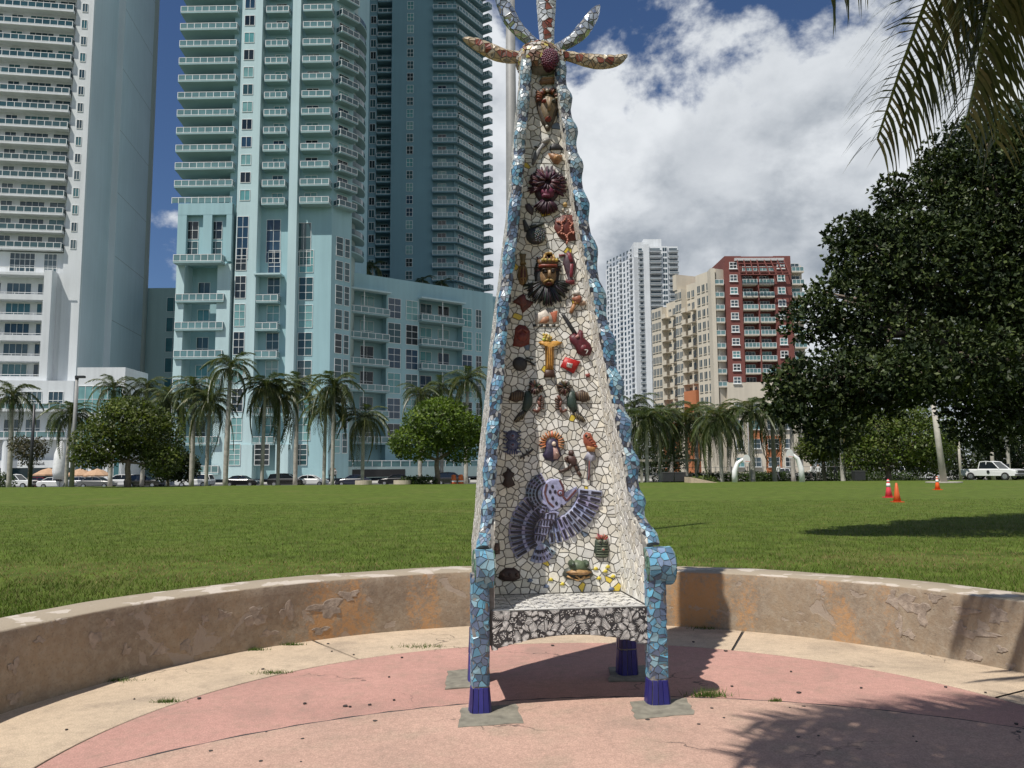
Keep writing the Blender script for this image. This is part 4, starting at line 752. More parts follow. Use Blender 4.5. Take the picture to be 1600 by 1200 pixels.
def balcony(B, F, u0, u1, z, depth, o=0.0, rail=None, slab=.22, pan=1.25, h=1.1, smat=None, ends=True, gm=None, taper=0.0):
    w, depth = round(u1 - u0, 1), round(depth, 1); smat = smat or rail; gm = gm or RAILGL; rail = rail or WHITEM; k = ('b', w, depth, h, slab, pan, smat.name, rail.name, gm.name, taper)
    if k not in MCACHE:
        mb = MB(); y0 = -depth
        mb.add([(0, y0, -slab), (w, y0, -slab), (w, .1, -slab - taper), (0, .1, -slab - taper), (0, y0, 0), (w, y0, 0), (w, .1, 0), (0, .1, 0)], [(0, 3, 2, 1), (4, 5, 6, 7), (0, 1, 5, 4), (1, 2, 6, 5), (2, 3, 7, 6), (3, 0, 4, 7)])
        a = mb.mesh('balcony', smat); mb = MB(); f = y0 + .05; r = .045
        mb.box(0, w, f - r, f + r, h - .08, h); mb.box(0, w, f - r, f + r, .06, .13)
        n = max(1, round(w / pan))
        for i in range(n + 1): x = min(max(w * i / n, r), w - r); mb.box(x - r, x + r, f - r * .8, f + r * .8, 0, h - .08)
        for x in (r, w - r):
            mb.box(x - r, x + r, f + r, -.0, h - .08, h); mb.box(x - r * .8, x + r * .8, f + r, 0, .06, .13)
            for j in range(1, max(1, round(depth / pan)) + 1): y = f + (0 - f) * j / (max(1, round(depth / pan)) + 1); mb.box(x - r * .8, x + r * .8, y - r, y + r, 0, h - .08)
        rl = mb.mesh('railing', rail); mb = MB(); mb.box(.08, w - .08, f - .012, f + .012, .13, h - .08); mb.box(r - .01, r + .01, f + .06, -.02, .13, h - .08); mb.box(w - r - .01, w - r + .01, f + .06, -.02, .13, h - .08)
        MCACHE[k] = (a, rl, mb.mesh('railing_glass', gm))
    p = F.P(u0, z, o) - WLOC[B.name]; a, b, c = MCACHE[k]; bo = link('balcony', a, B, p, F.a); link('railing', b, bo); link('railing_glass', c, bo); return bo
def bld(name, F, label): return root(name, F.P(0, 0), label, 'building')
def wallpart(B, name, mat, fn):
    mb = MB(); fn(mb); return mb.obj(name, mat, B)
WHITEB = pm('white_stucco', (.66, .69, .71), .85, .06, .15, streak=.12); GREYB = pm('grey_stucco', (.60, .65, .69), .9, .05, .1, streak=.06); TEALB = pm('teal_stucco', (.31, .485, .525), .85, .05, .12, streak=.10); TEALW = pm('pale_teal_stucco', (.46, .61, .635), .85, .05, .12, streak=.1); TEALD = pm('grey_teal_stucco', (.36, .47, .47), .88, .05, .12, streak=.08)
CREAMB = pm('cream_stucco', (.60, .545, .45), .85, .06, .2, streak=.08); REDB = pm('red_brick', (.185, .062, .052), .9, .1, .5, streak=.06); ORB = pm('orange_stucco', (.46, .17, .075), .85, .08, .3); T3B = pm('shaded_teal_stucco', (.18, .31, .36), .85, .05, .1, streak=.06)  # last one is the teal paint darkened to carry the rear tower's shade
TEALS = pm('teal_slab', (.26, .385, .40), .85, .06, .3)

# ---- left white tower
F = Face(100, 140, 9); B = bld('apartment_tower', F, 'white balconied tower at the left edge with a blank grey side'); fh = 3.22
z0 = F.px(95, 388)[1]; UR = F.px(95, 388)[0]; UW = F.px(122, 388)[0]          # balcony end, end of the front wall
zl = z0 - .6
wallpart(B, 'front_wall', WHITEB, lambda m: (F.slab(m, -42, UW + .3, -14, -1.9, zl, 240), F.slab(m, UR + .2, UW + .35, -1.9, -.9, 17, 240)))  # extra height above the view, added to shade the rear tower
F.slabs = None
def side(m):
    pts = [(UW + .35, -.9), (UW + .35, -14)]
    F.slab(m, -42, UW + 1.6, -36, -14.2, 0, 240)
    F.slab(m, UW - 2, UW + .345, -14.3, -1.0, 0, 239.9)
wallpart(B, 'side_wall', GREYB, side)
for zj in np.arange(18, 120, 12.9): wallpart(B, 'panel_joint', STEEL, lambda m: F.slab(m, UW + 1.59, UW + 1.612, -35.9, -14.3, zj, zj + .09))
def rc(m):
    n = 9; c = (UW + .4, -35.2); pts = [tuple((F.p + F.e * (c[0] + 1.6 * math.cos(a)) + F.n * (c[1] - 1.2 * math.sin(a) * 2))[:2]) for a in np.linspace(-1.5, 1.5, n)]
    m.prism(pts[::-1], 0, 239)
wallpart(B, 'corner_column', pm('tan_stucco', (.42, .42, .39), .9, .05, .2), rc)
for k in range(17):
    z = z0 + k * fh; balcony(B, F, -42 if False else UR - 26.0, UR, z, 1.8, -1.9, WHITEM, .34, 1.3, 1.1, WHITEB, gm=RAILDK)
    for a, b, nx in ((UR - 25, UR - 21.5, 3), (UR - 20, UR - 17.5, 2), (UR - 16, UR - 12.6, 3), (UR - 11.2, UR - 9.2, 2), (UR - 8, UR - 3.8, 4), (UR - 3, UR - .3, 2)):
        window(B, F, a, b, z + .05, z + 2.55, -1.9, nx, 1, 'blue')
    u = F.px(112, 370)[0]; window(B, F, u - .5, u + .5, z + .2, z + 1.9, -.9, 2, 1, 'blue')
# lower block with deep white parapets
zz = [F.px(80, y)[1] for y in (586, 554, 522, 490, 459)]; f2 = (zz[-1] - zz[0]) / 4; UB = F.px(79, 560)[0]; zt = zz[0] + 5 * f2 - .4
wallpart(B, 'lower_wall', WHITEB, lambda m: (F.slab(m, -42, UW - .1, -14, -1.2, 0, zl - .01), F.slab(m, UB - 1.3, UB, -1.2, 1.2, zz[0] - 1.3, zt + .8), F.slab(m, -42, UB - 1.3, -1.2, 1.19, zt - .2, zt + .25)))
for k in range(5):
    z = zz[0] + k * f2 - .15
    wallpart(B, 'parapet', WHITEB, lambda m: F.slab(m, -42, UB - 1.3, -1.2, 1.2, z - 1.25, z - .25))
    mbr = MB(); F.slab(mbr, -42, UB - 1.3, 1.0, 1.1, z, z + .09); [F.slab(mbr, u, u + .07, 1.01, 1.09, z - .25, z) for u in np.arange(UB - 30, UB - 1.4, 1.6)]; mbr.obj('handrail', WHITEM, B)
    for a, b, nx in ((UB - 19, UB - 15.5, 3), (UB - 14.3, UB - 9.2, 4), (UB - 8.3, UB - 4.2, 4), (UB - 3.2, UB - 1.5, 2)): window(B, F, a, b, z - .2, z + 2.2, -1.2, nx, 1, 'blue')
    if k: u = F.px(104, 500)[0]; window(B, F, u - .5, u + .5, z - .6, z + .9, -1.2, 2, 1, 'blue')
zt2 = zt + .9
for x0, x1, nx in ((10, 50, 5), (64, 85, 3)):
    a, b = F.px(x0, 410)[0], F.px(x1, 410)[0]; window(B, F, a, b, zt2, z0 - .8, -1.2, nx, 3, 'blue')
a = F.px(103, 420)[0]; window(B, F, a, a + 1.0, zt2 - 1, z0 - .6, -1.2, 2, 4, 'blue')
mbr = MB(); F.slab(mbr, -42, UB + 1.2, 1.0, 1.12, zt + 1.1, zt + 1.2); [F.slab(mbr, u, u + .08, 1.02, 1.1, zt + .25, zt + 1.1) for u in np.arange(UB - 30, UB + 1, 1.5)]; mbr.obj('handrail', WHITEM, B)
# podium
zp = [F.px(60, y, 4)[1] for y in (745, 730, 722, 684, 674, 642, 632, 600)]
wallpart(B, 'podium', WHITEB, lambda m: (F.slab(m, -42, UW + 1.5, -1.1, 3.0, zp[1] + .02, zz[0] - 1.3), F.slab(m, -42, F.px(160, 700, 4)[0], -1.1, 3.9, zp[1] - .1, zp[2] + .3)))
wallpart(B, 'shopfront', GL['blue'][0], lambda m: F.slab(m, -42, UW + 10, -1.1, 2.5, 0, zp[1] + .02))
for y in (640, 684):
    z = F.px(50, y, 4)[1]; wallpart(B, 'podium_slab', WHITEB, lambda m: F.slab(m, -42, UW + 1.4, 3.0, 5.0, z - .35, z))
    mbr = MB(); F.slab(mbr, -42, UW + 1.3, 4.85, 4.95, z + 1.0, z + 1.1); [F.slab(mbr, u, u + .09, 4.86, 4.94, z, z + 1.0) for u in np.arange(-30, UW + 1.3, 1.7)]; mbr.obj('handrail', WHITEM, B); wallpart(B, 'railing_glass', RAILGL, lambda m: F.slab(m, -42, UW + 1.2, 4.89, 4.91, z + .12, z + .95))
    for u in np.arange(-19, UW + .8, 3.4): window(B, F, u, u + 2.4, z + .1, z + 3.2, 3.0, 3, 2, 'blue')
u = F.px(8, 700, 5)[0]
mbr = MB(); c = F.P(u, 0, 4.2); mbr.lathe([(.75, 0), (.75, zp[3] - .4)], 16, c); mbr.obj('column', WHITEB, B)
# white boxed bay in front of the side wall
FB = Face(113, 132, 2); ub = FB.px(195, 600)[0]; zb0, zb1, zb2 = (FB.px(150, y)[1] for y in (645, 601, 574))
wallpart(B, 'bay', WHITEB, lambda m: FB.slab(m, 0, ub, -9, 0, 0, zb2))
for z_, h_ in ((zb0, zb1 - zb0 - .2), (zb0 - 5.4, 4.6)): window(B, FB, .3, ub - .3, z_, z_ + h_, .03, 6, 2, 'teal', pick_=4)
for i in range(3): window(B, FB, .4 + i * ub / 3, ub / 3 * (i + 1) - .2, .6, 4.2, .03, 2, 1, 'blue')
# dark script on the white shopfront band (illegible at this size, drawn as strokes)
mbr = MB()
for i in range(9):
    u = F.px(48, 726, 4)[0] + i * .24; h_ = .18 + .12 * ((i * 7) % 3); F.slab(mbr, u, u + .09, 3.9, 3.95, zp[1] + .45, zp[1] + .45 + h_); F.slab(mbr, u, u + .2, 3.9, 3.94, zp[1] + .45, zp[1] + .51)
mbr.obj('shop_lettering', BLACKM, B)

# ---- grey-green slab behind, between the towers
F = Face(228, 178, 0); B = bld('apartment_block', F, 'grey-green building seen in the gap between the two left towers')
zt = F.px(250, 450)[1]; u1 = F.px(300, 500)[0]
wallpart(B, 'wall', TEALD, lambda m: F.slab(m, -8, u1 + 4, -20, 0, 0, zt))
for i in range(7): u = F.px(258, 550)[0]; window(B, F, u, u + 3.2, zt - 5.5 - i * 4.6, zt - 2.2 - i * 4.6, .02, 2, 1, 'blue', pick_=2)

# ---- central teal tower
F = Face(400, 140, -1); B = bld('apartment_tower', F, 'pale teal tower with stacked balconies, left of the throne'); fh = 3.335
X = lambda x, y: F.px(x, y)[0]
z0 = F.px(275, 319)[1]                                           # terrace level; balconies above every 3.3 m
uL0, uL1 = X(281, 60), X(372, 60); uc0, uc1 = X(376, 60), X(409, 60); um0, um1 = X(414, 60), X(450, 60); ur0, ur1 = X(473, 60), X(512, 60)
def core(m):
    F.slab(m, uL0 + 1.6, uL1 - 1.2, -48, -3.2, 0, 239); F.slab(m, uL1 - 1.2, ur1 + .8, -34, -2.2, 0, 240)  # unseen height and depth added so the core shades the tower behind
wallpart(B, 'core_wall', TEALB, core)
wallpart(B, 'pier', TEALW, lambda m: F.slab(m, uc0 + .1, uc1, -2.2, -.2, 0, 236))
wallpart(B, 'pier', TEALW, lambda m: F.slab(m, um1 + .6, ur0 - .6, -2.2, -.6, 0, 236))
wallpart(B, 'fin', TEALB, lambda m: F.slab(m, uL1 - 1.1, uL1 + .1, -3.2, -1.2, z0, 236))
FR = F.sub(ur1 + .8, -2.2, 52)                                    # turned right-hand side
wallpart(B, 'turned_wall', TEALB, lambda m: FR.slab(m, 0, 4.6, -18, 0, 0, 238))
for k in range(13):
    z = z0 + k * fh
    if k: balcony(B, F, uL0, uL1 - .2, z, 3.3, -3.2, WHITEM, .28, 1.25, 1.1, TEALS, taper=.55)
    for a, b in ((uL0 + 3.1, uL0 + 5.6), (uL0 + 6.9, uL0 + 9.0)): window(B, F, a, b, z + .05, z + 2.5, -3.2, 2, 1, 'teal')
    window(B, F, uc0 + .6, uc0 + 2.5, z + .55, z + 2.5, -.2, 2, 1, 'teal'); mbx = None
    balcony(B, F, um0, um1 - .1, z, 1.9, -2.2, WHITEM, .26, 1.2, 1.1, TEALS); window(B, F, um0 + 1.3, um0 + 3.3, z + .05, z + 2.5, -2.2, 2, 1, 'teal')
    balcony(B, F, ur0, ur1 + .7, z, 2.2, -2.2, WHITEM, .26, 1.2, 1.1, TEALS); window(B, F, ur0 + .3, ur0 + 2.6, z + .05, z + 2.5, -2.2, 2, 1, 'teal')
    balcony(B, FR, .3, 4.4, z, 1.7, 0, WHITEM, .26, 1.2, 1.1, TEALS, gm=RAILDK); window(B, FR, 1, 3.4, z + .05, z + 2.5, .02, 2, 1, 'teal')
# curved shaded flank with bowed slabs
FC = FR.sub(8.6, 0, 0); cc = F.P(X(550, 60) - 8.3, 0, -13.0)
for k in range(-2, 13):
    z = z0 + k * fh; m = MB(); n = 12; R = 8.2; A0, A1 = -1.0, .45
    pts = [(cc[0] + R * math.cos(a), cc[1] + R * math.sin(a)) for a in np.linspace(A0, A1, n)] + [(cc[0] + (R - 2) * math.cos(a), cc[1] + (R - 2) * math.sin(a)) for a in np.linspace(A1, A0, n)]
    m.prism(pts, z - .26, z); bo = m.obj('balcony', TEALS, B); m = MB()
    pts = [(cc[0] + (R - .1) * math.cos(a), cc[1] + (R - .1) * math.sin(a)) for a in np.linspace(A0, A1, n)] + [(cc[0] + (R - .18) * math.cos(a), cc[1] + (R - .18) * math.sin(a)) for a in np.linspace(A1, A0, n)]
    m.prism(pts, z + .1, z + 1.08); m.obj('railing', RAILDK, bo)
m = MB(); m.lathe([(6.4, 0), (6.4, 238)], 28, (cc[0], cc[1], 0)); m.obj('bowed_wall', TEALD, B, True)
# loft storeys below the terrace
def lwin(xs, ys, y_x, o, ny=2, nx=2, FF=F, glass='teal', **k):
    (x0, x1), (ya, yb) = xs, ys; a, b = FF.px(x0, y_x, o)[0], FF.px(x1, y_x, o)[0]; window(B, FF, a, b, FF.px((x0 + x1) / 2, yb, o)[1], FF.px((x0 + x1) / 2, ya, o)[1], o, nx, ny, glass, **k)
bl0, bl1 = F.px(276, 380, .6)[0], F.px(361, 380, .6)[0]; zA = F.px(300, 410)[1]
wallpart(B, 'loft_block', TEALB, lambda m: F.slab(m, bl0, bl1, -3.3, -.35, zA - .3, z0 - .05))
wallpart(B, 'hooded_frame', TEALB, lambda m: (F.slab(m, bl0, bl0 + 1.6, -.35, .5, zA, z0 - .06), F.slab(m, bl0 + 4.6, bl0 + 6.2, -.35, .5, zA, z0 - .06), F.slab(m, bl1 - 1.0, bl1, -.35, .5, zA, z0 - .06), F.slab(m, bl0, bl1, -.35, .52, z0 - 2.2, z0 - .055)))
mbr = MB(); F.slab(mbr, uL0 - .2, uL1, .35, .45, z0 + 1.0, z0 + 1.1); [F.slab(mbr, u, u + .09, .36, .44, z0, z0 + 1.0) for u in np.arange(uL0 - .2, uL1, 1.2)]; mbr.obj('handrail', WHITEM, B)
wallpart(B, 'railing_glass', RAILGL, lambda m: F.slab(m, uL0 - .2, uL1, .39, .41, z0 + .1, z0 + .95))
for xs in ((291, 310), (328, 347)):
    for ys in ((346, 374), (377, 400)): lwin(xs, ys, 375, -.33, 2, 2, pick_=2 if ys[0] < 350 else 1)
wallpart(B, 'side_fin', TEALW, lambda m: (F.slab(m, bl0, bl0 + 1.5, -3.2, .3, 0, zA - .32), F.slab(m, bl1 - 2.4, bl1, -3.2, .3, 0, zA - .32)))
zf = [F.px(310, y)[1] for y in (413, 471, 515, 559)]; lf = (zf[1] - zf[3]) / 2; ZB = [zf[0]] + [zf[1] - i * lf for i in range(7)]
for i, z in enumerate(ZB):
    balcony(B, F, bl0 + .2, bl1 - 1.0, z, 1.8, -1.0 if i else .45, WHITEM, .3, 1.3, 1.25, TEALS); h_ = min(lf - .8, 4.2)
    if i and z > 4:
        window(B, F, bl0 + 2.6, bl0 + 4.8, z + .1, z + h_, -3.2, 2, 2, 'teal'); window(B, F, bl0 + 6.4, bl0 + 8, z + .1, z + h_, -3.2, 2, 2, 'teal')
for i in range(-1, 8):                                            # stacked loft windows on the pale pier and to its right
    z = ZB[1] - i * lf
    if z < 3: break
    window(B, F, uc0 + .2, uc0 + 2.2, z + .5, z + lf - .5, -.2, 2, 3, 'teal')
    window(B, F, ur0 - .4, ur0 + 2.2, z + .5, z + lf - .4, -2.2, 2, 3, 'teal')
    window(B, F, um0 + .9, um0 + 3.2, z + .2, z + lf - .4, -2.2, 2, 3, 'teal')
    if i >= 0: balcony(B, F, um0 - .6, um1 - .9, z, 1.9, -2.2, WHITEM, .28, 1.2, 1.2, TEALS)
zz_ = ZB[1] + lf
for ya in (338,): lwin((370, 388), (338, 405), 370, -.2, 4, 2, pick_=3); lwin((416, 438), (343, 411), 380, -2.2, 4, 2, pick_=3); lwin((463, 486), (348, 416), 380, -2.2, 3, 2, pick_=1)
wallpart(B, 'canopy_hood', TEALW, lambda m: F.slab(m, um0 - .9, um1 - .4, -2.2, 0, ZB[1] + lf - .3, ZB[1] + lf))
for z_ in [z0 - 9 - 4.5 * q for q in range(9)]: window(B, FR, 1, 2.6, z_, z_ + 3.6, 0.02, 1, 3, 'teal'); window(B, FR, 3, 4.2, z_, z_ + 3.6, .02, 1, 3, 'teal', pick_=1)
wallpart(B, 'plinth', TEALW, lambda m: F.slab(m, bl1 - .2, uc1 + .3, -2.2, .2, 0, 6))
wallpart(B, 'plinth', TEALW, lambda m: F.slab(m, um1 - .5, ur0 - 1, -2.2, .2, 0, 6))
for xs in ((250, 285), (358, 376), (398, 421), (458, 480)): lwin(xs, (694, 727), 700, .25 if xs[0] in (358, 398) else -2.1, 4, 2)

# ---- shaded teal tower behind
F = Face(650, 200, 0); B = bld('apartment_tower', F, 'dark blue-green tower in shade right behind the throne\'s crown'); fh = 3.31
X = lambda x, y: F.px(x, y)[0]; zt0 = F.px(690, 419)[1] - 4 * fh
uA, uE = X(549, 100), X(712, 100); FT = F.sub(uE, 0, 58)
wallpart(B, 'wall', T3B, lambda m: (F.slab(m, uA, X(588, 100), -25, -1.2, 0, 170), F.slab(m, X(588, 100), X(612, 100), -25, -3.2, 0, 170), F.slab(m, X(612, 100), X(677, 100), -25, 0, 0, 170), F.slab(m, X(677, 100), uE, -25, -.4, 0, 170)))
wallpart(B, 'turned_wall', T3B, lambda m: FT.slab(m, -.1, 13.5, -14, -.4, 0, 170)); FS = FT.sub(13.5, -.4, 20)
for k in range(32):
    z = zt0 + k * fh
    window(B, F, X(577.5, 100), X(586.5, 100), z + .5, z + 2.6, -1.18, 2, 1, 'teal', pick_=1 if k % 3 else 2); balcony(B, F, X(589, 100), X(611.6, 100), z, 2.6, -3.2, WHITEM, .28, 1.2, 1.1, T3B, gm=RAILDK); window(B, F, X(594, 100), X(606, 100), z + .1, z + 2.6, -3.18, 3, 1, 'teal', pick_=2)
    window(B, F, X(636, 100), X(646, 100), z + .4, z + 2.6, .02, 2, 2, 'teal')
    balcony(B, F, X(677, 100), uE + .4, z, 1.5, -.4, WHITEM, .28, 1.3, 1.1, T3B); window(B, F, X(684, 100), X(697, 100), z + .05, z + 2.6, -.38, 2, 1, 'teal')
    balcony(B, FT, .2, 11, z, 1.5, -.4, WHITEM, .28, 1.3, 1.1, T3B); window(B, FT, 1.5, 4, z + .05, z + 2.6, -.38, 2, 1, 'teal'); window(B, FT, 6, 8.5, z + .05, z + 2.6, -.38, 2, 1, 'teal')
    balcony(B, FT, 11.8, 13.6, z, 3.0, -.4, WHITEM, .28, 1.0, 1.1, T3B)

# ---- teal loft block running away to the right
F = Face(505, 150, 37); B = bld('loft_building', F, 'teal loft block with big grid windows behind the palms, beside the throne')
zr = F.px(515, 420)[1]; fl = 5.06; X = lambda x, y: F.px(x, y)[0]; zb_ = F.px(540, 486)[1] - .1; uend = X(770, 470)
wallpart(B, 'wall', TEALB, lambda m: (F.slab(m, 0, uend + 14, -22, -2.0, 0, zr - .02), F.slab(m, 0, X(523, 480), -2, 0, 0, zr), F.slab(m, 0, uend, -2, .0, zb_ + 4.6, zr), F.slab(m, X(604, 480), X(655, 480), -2, 0, 0, zb_ + 4.6), F.slab(m, X(722, 480), uend, -2, 0, 0, zb_ + 4.6), F.slab(m, uend, uend + 14, -2, -1, 0, zr - 1.5)))
bays = [(X(527, 500), X(603, 500)), (X(656, 500), X(719, 500))]
for bi, (a, b) in enumerate(bays):
    wallpart(B, 'hood', TEALW, lambda m: F.slab(m, a - .5, b + .4, 0, 1.6, zb_ + 4.4, zb_ + 4.7))
    m = MB(); mid = (a + b) / 2; m.tube([F.P(mid, 6, .9), F.P(mid, zb_ + 4.4, .9)], .09, 6); m.obj('downpipe', WHITEM, B)
for k in range(6):
    z = zb_ - (k if k < 1 else k) * fl + (0 if k else 0)
    for a, b in bays:
        balcony(B, F, a - .3, b + .2, z, 3.4, -2.0, WHITEM, .32, 1.5, 1.2, TEALS); w_ = (b - a)
        window(B, F, a + w_ * .12, a + w_ * .4, z + .1, z + 4.1, -1.98, 2, 2, 'teal'); window(B, F, a + w_ * .56, a + w_ * .84, z + .1, z + 4.1, -1.98, 2, 2, 'teal')
    for x0, x1 in ((606, 626), (634, 653), (722, 737), (743, 752)): window(B, F, X(x0, 500), X(x1, 500), z - .2, z + 3.9, .02, 2, 3, 'teal')
    balcony(B, F, uend + 1.2, uend + 6, z + .4, 1.4, -1.0, WHITEM, .3, 1.5, 1.2, TEALS); window(B, F, uend + 2, uend + 5.4, z + .6, z + 4.4, -.98, 2, 2, 'teal')
    window(B, F, uend + 7, uend + 10, z + .6, z + 4.4, -.98, 2, 2, 'teal')
ztr = F.px(600, 729, 7)[1]
wallpart(B, 'terrace', TEALD, lambda m: F.slab(m, -1, uend + 6, 0, 6, 0, ztr)); m = MB()
F.slab(m, -1, uend + 6, 5.9, 6.0, ztr + 1.05, ztr + 1.15); [F.slab(m, u, u + .1, 5.9, 6.0, ztr, ztr + 1.05) for u in np.arange(-1, uend + 6, 2.0)]; m.obj('railing', WHITEM, B); wallpart(B, 'railing_glass', RAILGL, lambda m: F.slab(m, -1, uend + 6, 5.94, 5.96, ztr + .1, ztr + 1.0))
wallpart(B, 'garage_shade_panel', DARK, lambda m: F.slab(m, 3, 14, 5.98, 6.04, .1, ztr - .5))  # flat dark panel, its colour stands for the shade inside an opening

# ---- slim white tower far off
F = Face(999, 430, 0); B = bld('apartment_tower', F, 'slim white high-rise far away, right of the throne'); fh = 3.02; X = lambda x: F.px(x + 14, 500)[0]
zt = F.px(1034, 384)[1]; FL = F.sub(0, 0, 68); FL2 = Face(998, 430, -68)
wallpart(B, 'wall', WHITEB, lambda m: (F.slab(m, 0, X(1049), -26, -1.5, 0, zt), F.slab(m, X(994), X(1003), -26, 0, 0, zt + 1), F.slab(m, X(1023), X(1032), -26, -.6, 0, zt), F.slab(m, X(997), X(1026), -20, -6, zt, zt + 5.5), F.slab(m, 0, X(1003), -26, -1.6, zt, zt + 2.5)))
wallpart(B, 'side_wall', WHITEB, lambda m: FL2.slab(m, -32, 0, -12, -.02, 0, zt - 6))
m1, m2, m3 = MB(), MB(), MB(); nf = int(zt / fh)
for k in range(8, nf):
    z = zt - (k - 7) * fh if False else k * fh + (zt % fh) - .3
    for x0, x1, o in ((985.5, 993.5, 0), (1004, 1022, .4 + .9 * ((k // 5) % 2)), (1034, 1049, .6)):
        F.slab(m1, X(x0), X(x1), -1.5, o, z - .2, z); F.slab(m1, X(x0), X(x1), o - .12, o, z + .55, z + .75); F.slab(m2, X(x0) + .4, X(x1) - .4, -1.5, -1.4, z + .1, z + 2.3); F.slab(m3, X(x0), X(x1), o - .08, o - .04, z, z + .55)
    for x in (1026, 1029.5): F.slab(m2, X(x) - .5, X(x) + .5, -.6, -.55, z + .4, z + 2.4)
    for i in range(8):
        u = -30.5 + i * 3.8; FL2.slab(m2, u, u + 1.7, -.02, .05, z + .4, z + 2.3)
        if i % 3 == 1: FL2.slab(m1, u - .6, u + 2.4, 0, 1.2, z - .2, z + .5)
tag(m1.obj('balconies', WHITEB, B), kind='stuff'); tag(m2.obj('windows', GL['blue'][0], B), kind='stuff'); tag(m3.obj('rail_panels', GL['blue'][1], B), kind='stuff')

# ---- red and cream apartment block
F = Face(1135, 185, 1); B = bld('apartment_block', F, 'red brick and cream mid-rise with mint balconies beyond the lawn'); fh = 3.03; Xr = lambda x, y=540: F.px(x, y)[0]
zR = F.px(1180, 400)[1]; zrow = F.px(1190, 583)[1]; zC = F.px(1190, 597)[1]; FL = Face(1131, 185, -66)
u0, u1, u2 = Xr(1118), Xr(1137), Xr(1241); u3 = Xr(1262)
zcr = F.px(1125, 419)[1]
wallpart(B, 'red_wall', REDB, lambda m: (F.slab(m, u1, Xr(1163), -14, 0, zC, zR), F.slab(m, Xr(1163), Xr(1214), -14, -1.8, zC, zR), F.slab(m, Xr(1214), u2, -14, 0, zC, zR), F.slab(m, Xr(1187.5), Xr(1189.5), -1.8, .2, zC, zR - 5), F.slab(m, Xr(1163), Xr(1214), -1.8, -.3, zR - 4.2, zR - .02)))
wallpart(B, 'cream_wall', CREAMB, lambda m: (F.slab(m, u0 - .5, u1 - .02, -14, -1.6, 0, zcr), F.slab(m, u1, u2, -14, -.05, 0, zC - .02), F.slab(m, u2 + .02, u3, -16, -1.7, 0, zcr + 1), F.slab(m, u0 - .6, u0 + .4, -1.6, 0, 0, zcr), F.slab(m, u1 - .4, u1 - .01, -1.6, -.02, 0, zC)))
wallpart(B, 'side_wall', CREAMB, lambda m: (FL.slab(m, -8.32, -0.52, -18, 0, 0, zcr), FL.slab(m, -14.04, -8.33, -18, -1.5, 0, zcr - 1), FL.slab(m, -16.64, -14.05, -18, .2, 0, zcr - 2), FL.slab(m, -22.88, -16.65, -18, -1.5, 0, zcr - 4), FL.slab(m, -27.6, -22.89, -18, 0, 0, zcr - 5), FL.slab(m, -17.16, -15.60, -18, .4, zcr - 2, zcr + 2)))
wallpart(B, 'orange_bay', ORB, lambda m: FL.slab(m, -13.52, -8.84, -1.5, .6, 0, zC - 1))
wallpart(B, 'orange_bay', ORB, lambda m: FL.slab(m, -22.88, -18.72, -1.5, .5, 0, zC - 5))
wallpart(B, 'orange_bay', ORB, lambda m: F.slab(m, Xr(1190), Xr(1214), -.05, .12, 0, 8.5))
wallpart(B, 'orange_bay', ORB, lambda m: F.slab(m, Xr(1163), Xr(1186), -.05, .1, 7, 12))
m = MB(); zc_ = zR - 2.0                                          # pergola over the top balconies
for u in np.linspace(Xr(1156), Xr(1229), 8): m.tube([F.P(u, zR - .4, .1), F.P(u + .6 * (1 if u > Xr(1190) else -.2), zR - 5.2, 2.6)], .13, 4)
for t in (.1, .35, .6, .85, 1.0): F.slab(m, Xr(1156) - .3 * t, Xr(1229) + t, .1 + 2.5 * t - .1, .1 + 2.5 * t + .1, zR - .5 - 4.7 * t, zR - .3 - 4.7 * t)
m.obj('pergola', REDB, B); wallpart(B, 'roof_coping', pm('pale_coping', (.5, .5, .5), .7), lambda m: F.slab(m, Xr(1152), Xr(1230), -.2, .5, zR - 1.2, zR - .6))
for k in range(10):
    z = zrow - 2 * 0 + k * fh if False else zrow + (k - 1) * fh
    for x0, x1 in ((1144, 1156), (1219, 1231)):
        if z > zC - 4: window(B, F, Xr(x0), Xr(x1), z + .6, z + 2.2, .03, 2, 2, 'red', sill=True, t=.13)
    for x0, x1 in ((1164, 1187), (1190, 1213)):
        if k: balcony(B, F, Xr(x0), Xr(x1), z, 2.0, -1.8, WHITEM, .25, 1.0, 1.1, CREAMB)
        window(B, F, Xr(x0) + .6, Xr(x1) - .6, z + .05, z + 2.3, -1.78, 3, 1, 'red')
    if z < zcr - 2: balcony(B, F, u0 + .3, u1 - .4, z, 1.5, -1.6, WHITEM, .25, 1.0, 1.1, CREAMB); window(B, F, u0 + .8, u1 - .6, z + .05, z + 2.3, -1.58, 2, 1, 'red')
    balcony(B, F, u2 + .3, u3, z, 1.5, -1.7, WHITEM, .25, 1.0, 1.1, CREAMB); window(B, F, u2 + .6, u3 - .6, z + .05, z + 2.3, -1.68, 2, 1, 'red')
for z in (13.5, 9.6, 5.2, 1.0):
    for x0, x1 in ((1144, 1156), (1166, 1182), (1193, 1210), (1219, 1232)): window(B, F, Xr(x0), Xr(x1), z + .4, z + 2.6, .15, 2, 2, 'red', sill=True)
ms = MB(); mf = MB()
